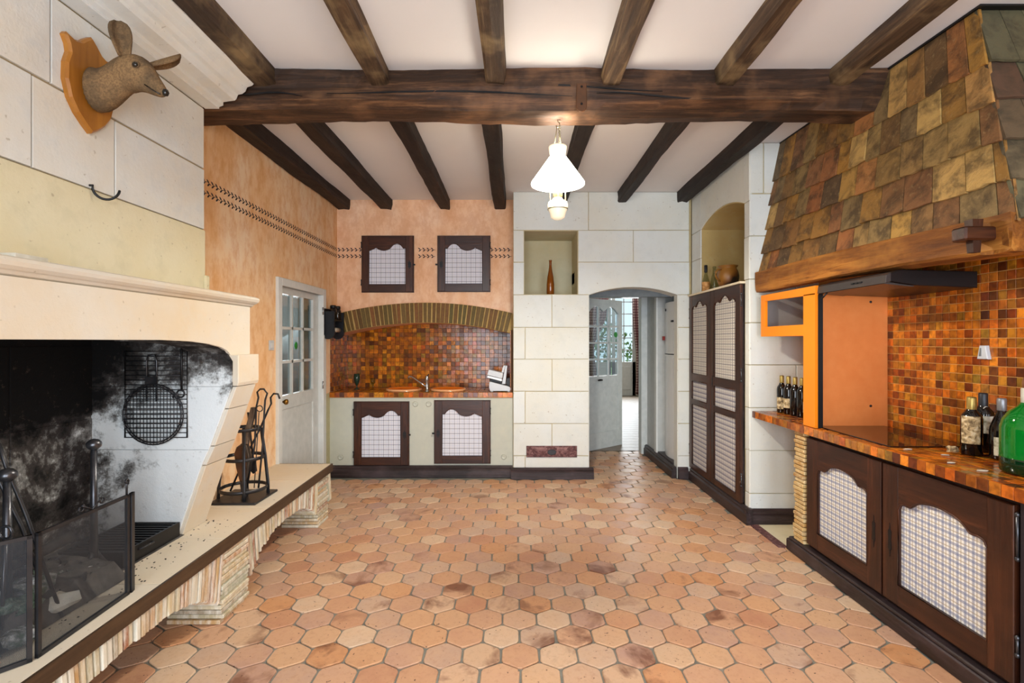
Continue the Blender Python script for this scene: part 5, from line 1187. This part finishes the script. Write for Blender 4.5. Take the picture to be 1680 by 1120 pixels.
for mt_, cnt, lo, hi in (('char', 260, .008, .030), ('debris', 130, .008, .030), ('rubble_glass', 50, .008, .024), ('iron_worn', 40, .006, .016)):
    g = G()
    for k in range(cnt):
        c = V((rg.uniform(-2.28, -1.80), rg.uniform(1.05, 2.28), 0)); hh = .05+.09*math.exp(-((c.x+2.0)/.22)**2)*(.6+.4*math.sin(c.y*4)); c.z = HZ+hh+rg.uniform(-.01, .012)
        q = rg.uniform(lo, hi); ax = [V((rg.gauss(0, 1), rg.gauss(0, 1), rg.gauss(0, 1))).normalized()*q*rg.uniform(.4, 1.5) for _ in range(4)]
        g.add([c+a for a in ax], [[0, 1, 2], [0, 3, 1], [1, 3, 2], [2, 3, 0]])
    g.build('fragment', mt_, ah, kind='stuff', loc=(0, 0, 0))
g = G()
for k in range(130):
    y = rg.uniform(1.9, 3.1); x = rg.uniform(-1.84, -1.66) if k % 3 else rg.gauss(-1.83, .02); y = min(max(y, 1.9), 3.1); q = rg.uniform(.0015, .006)
    g.box(x, x+q, y, y+q*rg.uniform(.6, 1.6), HZ+.0002, HZ+q*.5)
g.build('charcoal_crumb', 'char', he, kind='stuff')
# fire-tool stand
ts = thing('tool_stand', 'black iron fire-tool stand of hoops on a square base on the hearth', 'tool stand', (-1.86, 3.53, HZ+.002))
G().box(-2.015, -1.705, 3.36, 3.68, HZ+.001, HZ+.016, .003).build('base', 'iron', ts)
tc = (-1.868, 3.525)
for z, r in ((.525, .150), (.735, .132), (.93, .106)): G().band((tc[0], tc[1], z), r, .022, .006).build('hoop', 'iron', ts)
for k in range(4):
    a = R(-62+90*k); ca, sa = math.cos(a), math.sin(a)
    g = G(); g.tube([(tc[0]+.152*ca, tc[1]+.152*sa, HZ+.012), (tc[0]+.150*ca, tc[1]+.150*sa, .54), (tc[0]+.132*ca, tc[1]+.132*sa, .735), (tc[0]+.107*ca, tc[1]+.107*sa, .93)], [(.012, .004)]*4, 8, flat=(sa, -ca, 0) if False else None); g.build('bar', 'iron', ts)
def P3(x, y, d): return px(x, y, d)
t_ = thing('fire_tongs', 'tall iron tongs with loop handle standing in the tool stand', 'tongs', (tc[0]+.02, tc[1], HZ+.017))
g = G(); pts = [P3(405, 800, 3.5), P3(418, 730, 3.5), P3(420.5, 668, 3.5), P3(424, 652, 3.5), P3(422, 643, 3.5), P3(427, 638, 3.5), P3(433, 638, 3.5), P3(438.5, 645, 3.5), P3(435, 656, 3.5), P3(434, 670, 3.5), P3(431, 730, 3.5), P3(424, 800, 3.5)]
g.tube(pts, .0065, 8); g.build('arms', 'iron', t_)
t_ = thing('poker', 'iron poker with hooked crook end leaning out of the tool stand', 'poker', (tc[0]-.02, tc[1], HZ+.017))
g = G(); g.tube([P3(378, 805, 3.58), P3(400, 755, 3.57), P3(428, 700, 3.55), P3(440, 672, 3.54), P3(445, 662, 3.54), P3(444, 652, 3.54), P3(449, 645.5, 3.54), P3(456, 646, 3.54), P3(459, 654, 3.54)], .0068, 8); g.build('shaft', 'iron', t_)
t_ = thing('skewer', 'thin iron skewer with ring top in the tool stand', 'skewer', (tc[0]+.03, tc[1], HZ+.017))
g = G(); cc = P3(426, 670, 3.47); g.tube([P3(417, 800, 3.47), P3(425, 676, 3.47)], .0035, 6); g.build('shaft', 'iron', t_); g = G(); g.tube([cc+V((.020*math.cos(R(24*k)), 0, .020*math.sin(R(24*k)))) for k in range(15)], .0035, 6, True); g.build('ring', 'iron', t_)
t_ = thing('bellows', 'old grey wooden bellows standing nozzle down in the tool stand', 'bellows', (tc[0], tc[1], HZ+.017))
def slat(pts, d0, d1, mat, nm):
    zz = [((x-845)*3.5/840, CAMH+(560-y)*3.5/840) for x, y in pts]; G().plate(zz, (0, d1, 0), X_, Z_, 0, d1-d0, .003).build(nm, mat, t_)
slat([(386, 742), (389, 733), (397, 727), (405, 729), (410, 750), (408, 775), (403, 790), (395, 790), (389, 765)], 3.49, 3.53, 'grey_wood', 'board')
slat([(387, 743), (390, 735), (397, 730), (403, 732), (407, 752), (405, 775), (400, 788), (396, 788), (390, 765)], 3.475, 3.488, 'leather', 'leather_side')
slat([(400, 720), (403, 704), (412, 668), (419, 668), (418, 678), (409, 712), (407, 728), (399, 728)], 3.49, 3.52, 'grey_wood', 'handle')
slat([(394, 788), (405, 788), (406, 806), (404, 819), (400, 820), (396, 806)], 3.49, 3.52, 'iron_worn', 'nozzle')
t_ = thing('fire_shovel', 'dark fire shovel behind the bellows in the tool stand', 'shovel', (tc[0]+.04, tc[1], HZ+.017))
zz = [((x-845)*3.6/840, CAMH+(560-y)*3.6/840) for x, y in ((411, 745), (420, 752), (422, 772), (416, 777), (410, 770))]
G().plate(zz, (0, 3.60, 0), X_, Z_, 0, .008, .002).build('blade', 'iron', t_); G().tube([P3(415, 750, 3.6), P3(407, 676, 3.6)], .007).build('shaft', 'iron', t_)
G().tube([P3(368, 803, 3.45)+V((.03, 0, 0)), P3(380, 795, 3.6), P3(395, 790, 3.66), P3(430, 790, 3.78), P3(450, 796, 3.8), P3(445, 803, 3.7), P3(438, 806, 3.66)], .003, 6).build('wire', 'lamp_brass', label='loose thin pale wire lying behind the fire-tool stand', cat='wire') if False else None

# ================================================================== PENDANT LAMP
LXp, LYp = .277, 3.32
lp = thing('pendant_lamp', 'lit white glass oil-lamp style pendant hanging from the main beam', 'lamp', (LXp, LYp, 2.965))
def LP(h): return CAMH+(560-h)*3.32/840
g = G(); g.tube([(LXp, LYp, 2.975), (LXp, LYp, 2.955), (LXp+.012, LYp, 2.945), (LXp+.012, LYp, 2.925), (LXp, LYp, 2.918), (LXp-.01, LYp, 2.928)], .004, 6); g.build('hook', 'lamp_brass', lp)
g = G()
for s_ in (-1, 1): g.tube([(LXp+s_*.004, LYp, 2.925), (LXp+s_*.022, LYp, 2.80)], .003, 6)
for k in range(6): g.tube([(LXp+.012+.007*math.cos(R(60*q)), LYp-.01, 2.915-.018*k+.010*math.sin(R(60*q))) for q in range(6)], .0018, 5, True)
g.build('chain', 'lamp_brass', lp)
G().lathe([(.030, LP(262)), (.050, LP(256)), (.056, LP(247)), (.060, LP(242)), (.058, LP(240)), (.050, LP(243)), (.046, LP(250)), (.026, LP(260))], (LXp, LYp, 0), 32, caps=False).build('smoke_bell', 'opal', lp)
G().lathe([(.045, LP(258)), (.058, LP(259)), (.172, LP(300)), (.172, LP(303)), (.168, LP(303)), (.054, LP(263))], (LXp, LYp, 0), 40, caps=False).build('shade', 'opal_lit', lp)
g = G()
for s_ in (-1, 1): g.tube([(LXp+s_*.048, LYp, LP(262)), (LXp+s_*.050, LYp, LP(330)), (LXp+s_*.045, LYp, LP(344))], .003, 6)
g.band((LXp, LYp, LP(343)), .066, .008, .003); g.build('harp', 'lamp_brass', lp)
G().lathe([(.016, LP(270)), (.020, LP(300)), (.020, LP(312))], (LXp, LYp, 0), 16).build('chimney', 'clear_glass', lp)
G().lathe([(.026, LP(326)), (.030, LP(322)), (.032, LP(316)), (.028, LP(310)), (.020, LP(308))], (LXp, LYp, 0), 20).build('burner', 'lamp_brass', lp)
G().lathe([(0, LP(361)), (.025, LP(360)), (.045, LP(357)), (.052, LP(349)), (.062, LP(344)), (.066, LP(337)), (.060, LP(332)), (.034, LP(328)), (.028, LP(325))], (LXp, LYp, 0), 30).build('tank', 'opal', lp)

# ================================================================== COOKER HOOD CLAD IN ROOF TILES
hd3 = thing('cooker_canopy', 'large sloping chimney canopy clad in old brown roof tiles', 'canopy', (2.3, 3.2, 2.0))
A, B, C_, D = V((2.075, 4.31, 2.09)), V((2.165, 2.205, 2.06)), V((2.325, 2.58, 3.20)), V((2.235, 4.31, 3.20))
Bw, Cw = V((2.56, 2.205, 2.06)), V((2.56, 2.58, 3.20))
g = G(); ins = V((.03, .02, 0))
core = [A+ins, B+ins, C_+ins, D+ins, V((2.6, 4.31, 2.09)), Bw+V((.04, .02, 0)), Cw+V((.04, .02, 0)), V((2.6, 4.31, 3.2))]
g.add(core, [[0, 1, 2, 3], [1, 5, 6, 2], [0, 4, 5, 1]][:2]); g.build('core', 'iron_black', hd3)
rows = [0.0, .165, .345, .525, .71, 1.0]
def tile_face(P00, P10, P11, P01, widths, seed, mat='roof_tile', us=-.01, ue=1.0):
    """bilinear face: u along the row, v up; N outward"""
    q = random.Random(seed); Pt = lambda u, v: (P00*(1-u)+P10*u)*(1-v)+(P01*(1-u)+P11*u)*v
    N = ((P10-P00).cross(P01-P00)).normalized(); L = (P10-P00).length
    for ri in range(5):
        v0, v1 = rows[ri], rows[ri+1]; u = us-q.uniform(0, .01)
        while u < ue-.001:
            wd = q.uniform(*widths)/L; u1 = u+wd
            if u1 > ue-.3*widths[0]/L: u1 = ue+q.uniform(-.002, .002)
            a, b = u, u1
            vb = v0-.012+q.uniform(-.006, .006); vt = min(v1+.03, .998); n_ = 4; g = G(); th = .014; sk = q.uniform(-.006, .006)
            bot = [(a+(b-a)*k/n_, vb+q.uniform(-.004, .004)+sk*(k/n_-.5)) for k in range(n_+1)]
            gp = .003/L; bot[0] = (bot[0][0]+gp, bot[0][1]); bot[-1] = (bot[-1][0]-gp, bot[-1][1])
            top = [(b-gp, vt), (a+gp, vt)]
            pr = .034+q.uniform(-.004, .006); f0 = [Pt(x, y)+N*pr for x, y in bot]+[Pt(x, y)+N*.010 for x, y in top]
            f1 = [p-N*th for p in f0]; k = len(f0); vs = f0+f1
            g.add(vs, [list(range(k)), list(range(k, 2*k))[::-1]]+[[i, k+i, k+(i+1) % k, (i+1) % k] for i in range(k)])
            g.build('roof_tile', mat, hd3); u = u1
tile_face(A, B, C_, D, (.12, .20), 11, ue=1.012)
tile_face(B, Bw, Cw, C_, (.13, .20), 12, 'roof_tile_grey', us=-.055)
# dark line at the ceiling and lintel beam
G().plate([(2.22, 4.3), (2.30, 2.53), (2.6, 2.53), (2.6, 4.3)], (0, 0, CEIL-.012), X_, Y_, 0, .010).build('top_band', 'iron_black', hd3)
rough_beam('bressummer', (2.075, 4.28, 2.025), (2.190, 2.19, 2.000), .14, .165, 'honey_wood_y', 40, 0.006, 9, .014, (.0, .012), parent=hd3, label='honey-brown oak beam')
rough_beam('bressummer', (2.12, 2.265, 2.000), (2.6, 2.265, 2.000), .13, .165, 'honey_wood_x', 8, 0.004, 10, .012, parent=hd3)
g = G(); n = 26; top = []; bot = []
for i in range(n+1):
    f = i/n; h = .0045*math.sin(PI*f)+.001; zz = 2.035-.03*f+.010*math.sin(9*f); yy = 3.95-1.5*f
    top.append((-yy, zz+h)); bot.append((-yy, zz-h))
g.plate(bot+top[::-1], (0, 0, 0), V((-.055, -1, 0)).normalized()*-1 if False else UW, Z_, 0, 0) if False else None
tn = thing('tenon_peg', 'dark wooden tenon with a wedge through it at the near end of the canopy beam', 'peg', (2.06, 2.30, 2.0))
G().box(1.985, 2.14, 2.255, 2.335, 1.978, 2.040, .008).build('tenon', 'cab_wood_x', tn)
g = G(); g.add([(2.030, 2.268, 1.925), (2.062, 2.268, 1.925), (2.062, 2.300, 1.925), (2.030, 2.300, 1.925), (2.022, 2.262, 2.072), (2.070, 2.262, 2.072), (2.070, 2.306, 2.072), (2.022, 2.306, 2.072)], [[3, 2, 1, 0], [4, 5, 6, 7], [0, 1, 5, 4], [1, 2, 6, 5], [2, 3, 7, 6], [3, 0, 4, 7]]); g.build('wedge', 'cab_wood_z', tn)
# extractor
ex = thing('extractor', 'slim dark grey cooker extractor under the canopy beam', 'extractor', (2.3, 3.12, 1.85))
g = G(); g.plate([(2.045, 1.862), (2.055, 1.905), (2.11, 1.925), (2.54, 1.915), (2.54, 1.825), (2.20, 1.838)], (0, 3.43, 0), X_, Z_, 0, .62, .004); g.build('body', 'hood_dark', ex)
g = G(); g.plate([(2.025, 1.850), (2.030, 1.895), (2.058, 1.910), (2.058, 1.858)], (0, 3.44, 0), X_, Z_, 0, .64, .003); g.build('front_lip', 'hood_metal', ex)
g = G(); g.plate([(2.03, 1.848), (2.05, 1.858), (2.20, 1.836), (2.19, 1.832)], (0, 3.42, 0), X_, Z_, 0, .60); g.build('filter', 'hood_metal', ex)
g = G(); g.tube([(2.035, 3.34, 1.846), (2.02, 3.37, 1.812)], .005, 6); g.build('light_pull', 'iron_black', ex)
g = G(); 
for k in range(3): g.box(2.022, 2.028, 3.06-k*.035, 3.085-k*.035, 1.872, 1.880)
g.build('button', 'iron_black', ex)
# orange shelf unit
og = thing('orange_shelf_unit', 'bright orange open shelf unit with large side panel beside the hob', 'shelf unit', (2.06, 3.8, .948))
CT = .948
def oplate(poly, x, mat, nm, th=.02): return G().plate([(-a, b) for a, b in poly], (x+th, 0, 0), UW, Z_, 0, th, .001).build(nm, mat, og)
XO = 2.012
oplate([(4.19, 1.905), (3.43, 1.905), (3.43, 1.845), (4.19, 1.855)][::1], XO, 'orange_gloss', 'rail')
oplate([(4.19, 1.57), (3.575, 1.57), (3.575, 1.648), (4.19, 1.648)], XO, 'orange_gloss', 'rail')
oplate([(4.19, 1.648), (4.12, 1.648), (4.12, 1.855), (4.19, 1.855)], XO, 'orange_gloss', 'stile')
oplate([(3.575, CT+.001), (3.435, CT+.001), (3.435, 1.855), (3.575, 1.855)], XO+.0, 'orange_gloss', 'stile')
G().box(XO+.02, 2.54, 3.60, 4.19, 1.57, 1.588).build('shelf', 'orange_gloss', og)
G().box(XO+.02, 2.54, 4.172, 4.19, 1.588, 1.90).build('end_panel', plain('grey_board', '#8f8d8a', .6, .3), og)
G().box(XO+.055, 2.548, 3.500, 3.520, CT+.001, 1.90, .001).build('side_panel', 'orange_panel', og, label='flat paler orange side panel')
G().box(XO+.008, XO+.055, 3.418, 3.436, CT+.001, 1.87).build('edge_trim', 'hood_metal', og) if False else None
G().box(XO+.021, XO+.056, 3.438, 3.520, CT+.001, 1.87).build('edge_trim', 'iron_black', og, label='dark edge strip')
for a, b in ((2.43, 1.09), (2.43, 1.80)): G().lathe([(.008, 0), (.008, -.004), (0, -.005)], (a, 3.500, b), 10, 'y').build('screw', 'iron', og)

# ================================================================== RIGHT COUNTER AND CABINETS
kc = thing('cooker_worktop', 'long orange and brown glazed tile worktop below the canopy', 'worktop', (2.27, 2.8, .89))
XCn = 1.99
G().box(XCn+.006, XW-.002, 1.0, 4.298, .895, CT-.006).build('slab', 'grout_tan', kc)
me = G().rect(.0012, .0538, .001, .0535, (0, 0, 0), -Y_, Z_, 0, .006, .0015).mesh('edge_tile'); me.materials.append(MAT['mosaic_orange'])
nE = 60
for k in range(nE):
    o = bpy.data.objects.new('edge_tile', me); COL.objects.link(o); o.parent = kc; o.location = V((XCn+.006, 4.298-k*.055, .893))-V(kc['base'])
mosaic_grid(kc, 'mosaic_orange', (0, 0, CT-.006), X_, Y_, XCn+.006, XW-.004, 1.0, 4.298, .0550, th=.006, gap=.0042)
hb = thing('hob', 'black glass hob let into the cooker worktop', 'hob', (2.25, 3.17, CT))
G().box(2.06, 2.52, 2.81, 3.495, CT+.0005, CT+.007, .002).build('glass', 'black_gloss', hb)
# base cabinet
bc = thing('base_cabinet', 'long dark base cabinet with two checked-cloth doors under the cooker worktop', 'cabinet', (2.3, 2.5, 0))
XDo = 2.030
G().box(XDo+.028, XW-.005, 1.0, 3.58, .09, .892).build('carcass', plain('dark_carcass', '#2a1a14', .6, .3), bc)
G().box(2.000, 2.30, 1.0, 3.78, 0, .085, .006).build('plinth', 'plinth_wood_y', bc)
G().box(2.008, 2.10, 1.0, 3.76, .085, .105, .006).build('plinth_cap', 'plinth_wood_y', bc)
for k, (ya, yb) in enumerate(((3.565, 2.842), (2.828, 2.085))):
    wd = ya-yb; O = V((XDo+.026, ya, .128)); 
    st_l = ya-(3.44 if k == 0 else 2.715); st_r = (2.955 if k == 0 else 2.204)-yb
    d, sub = panel_door(O, -Y_, wd, .735, (st_l, st_r), [(.112, .512, SC_H, 'plaid_wide')], 'cab_wood_z', 'cab_wood_y', bc, .026)
    if k == 0: escutcheon(sub, O, -Y_, wd-.055, .33, .026, .075, .012)
    else: escutcheon(sub, O, -Y_, .055, .33, .026, .075, .012); hinge_pin(sub, O, -Y_, wd+.010, .13, .20, .020, 'iron_worn'); hinge_pin(sub, O, -Y_, wd+.010, .52, .70, .020, 'iron_worn')
G().box(XDo+.004, XDo+.03, 1.0, 2.06, .105, .89).build('end_stile', plain('dark_end', '#1e1b22', .5, .4), bc)
# pillar of stacked thin tiles carrying the worktop end
for k in range(26):
    hL = (.892-.105)/26; j1 = random.uniform(-.010, .006)
    G().box(2.02+j1, 2.14, 3.585, 3.705+random.uniform(-.004, .006), .105+k*hL+.002, .105+(k+1)*hL-.003, .004).build('stacked_tile', 'tan_tile', bc)
# bottles
P_ = BORD
wl_ = [('dark wine bottle with torn old label, closest to the stone return wall', 2.188, 4.20), ('dark wine bottle with torn old label, second from the return wall', 2.192, 4.105), ('dark wine bottle with little label left, third from the return wall', 2.196, 4.015), ('dark wine bottle half hidden behind the orange stile', 2.200, 3.925)]
for i, (lb, x, y) in enumerate(wl_):
    bottle('wine_bottle', lb, x, y, CT+.002, BORD, 'bottle_black', 'foil_gold', .058, .0155, ['label_old', 'label_old', 'label_old', 'label_white'][i], [(.03, .125), (.05, .125), (.07, .11), (.04, .12)][i], 'wine bottles by the return wall', la=[(175, 330), (175, 330), (260, 330), (250, 350)][i])
BT = CT+.002
WB = [(r*1.22, h*.98) for r, h in BORD]
t_ = bottle('wine_bottle', 'dark wine bottle with gold capsule and peeling picture label on the cooker worktop', 2.345, 2.63, BT, WB, 'bottle_black', 'foil_gold', .065, .0195, 'label_old', (.06, .20), la=(170, 275))
bottle('port_bottle', 'dark bottle with black capsule and white disc behind the gold-capped one', 2.478, 2.71, BT, [(r*1.22, h*1.02) for r, h in BORD], 'bottle_black', 'foil_navy', .085, .0195, 'label_white', (.10, .19), la=(215, 290))
G().plate([(2.474+.015*math.cos(R(20*k)), 1.175+.015*math.sin(R(20*k))) for k in range(18)], (0, 2.71-.0205, 0), X_, Z_, 0, .002).build('seal', 'paper', [o for o in bpy.data.objects if o.name.startswith('port_bottle')][0])
bottle('burgundy_bottle', 'sloping-shouldered dark wine bottle with grey capsule beside the green demijohn', 2.405, 2.53, BT, [(r*1.12, h*1.02) for r, h in BURG], 'bottle_black', 'foil_grey', .06, .018, 'label_white', (.02, .11), la=(190, 300))
DJ = [(0, .008), (.088, 0), (.098, .010), (.100, .05), (.100, .20), (.092, .235), (.070, .27), (.040, .295), (.028, .315), (.026, .335)]
t_ = thing('demijohn', 'big green glass demijohn at the right end of the cooker worktop', 'demijohn', (2.256, 2.243, BT))
G().lathe(DJ, (2.256, 2.243, BT), 40).build('body', 'green_glass', t_)
G().lathe([(.028, .30), (.030, .30), (.030, .372), (.026, .376)], (2.256, 2.243, BT), 20).build('neck_label', 'paper', t_)
G().lathe([(.024, .37), (.026, .40), (.022, .42), (0, .421)], (2.256, 2.243, BT), 16).build('stopper', 'stopper_wood', t_)
G().lathe([(0, -.0005), (.089, -.0008), (.1002, .010), (.1012, .068), (.1003, .070)], (2.256, 2.243, BT), 40).build('liquid', plain('dark_liquid', '#06240e', .06, .6), t_, label='dark green contents')
lump('label_scrap', 'torn paper label scrap on the worktop by the gold-capped bottle', (2.272, 2.66, BT+.018), .022, 'label_old', 'scrap', 5, (1.2, 1, .9), .3)
rg = random.Random(8)
SL = ['by the hob corner', 'in front of the gold-capped bottle', 'near the worktop edge', 'beside the demijohn']
for k, (x, y) in enumerate(((2.12, 2.76), (2.20, 2.62), (2.09, 2.45), (2.10, 2.30))):
    G().plate([(x+.028*rg.uniform(.6, 1)*math.cos(R(60*q)), y+.018*rg.uniform(.5, 1)*math.sin(R(60*q))) for q in range(6)], (0, 0, BT), X_, Y_, 0, .0015).build('paint_flake', 'paper', label='pale flake of paint on the cooker worktop '+SL[k], cat='flake')
t_ = thing('wall_hook', 'white plastic holder on the orange mosaic wall above the bottles', 'holder', (XW, 2.77, 1.44))
G().plate([(-2.80, 1.435), (-2.735, 1.435), (-2.750, 1.508), (-2.785, 1.508)], (XW-.004, 0, 0), UW, Z_, 0, .022, .003).build('body', 'white_plastic', t_)
G().plate([(-2.785, 1.45), (-2.772, 1.45), (-2.772, 1.495), (-2.778, 1.495)], (XW-.026, 0, 0), UW, Z_, 0, .002).build('slot', 'grey_plastic', t_)
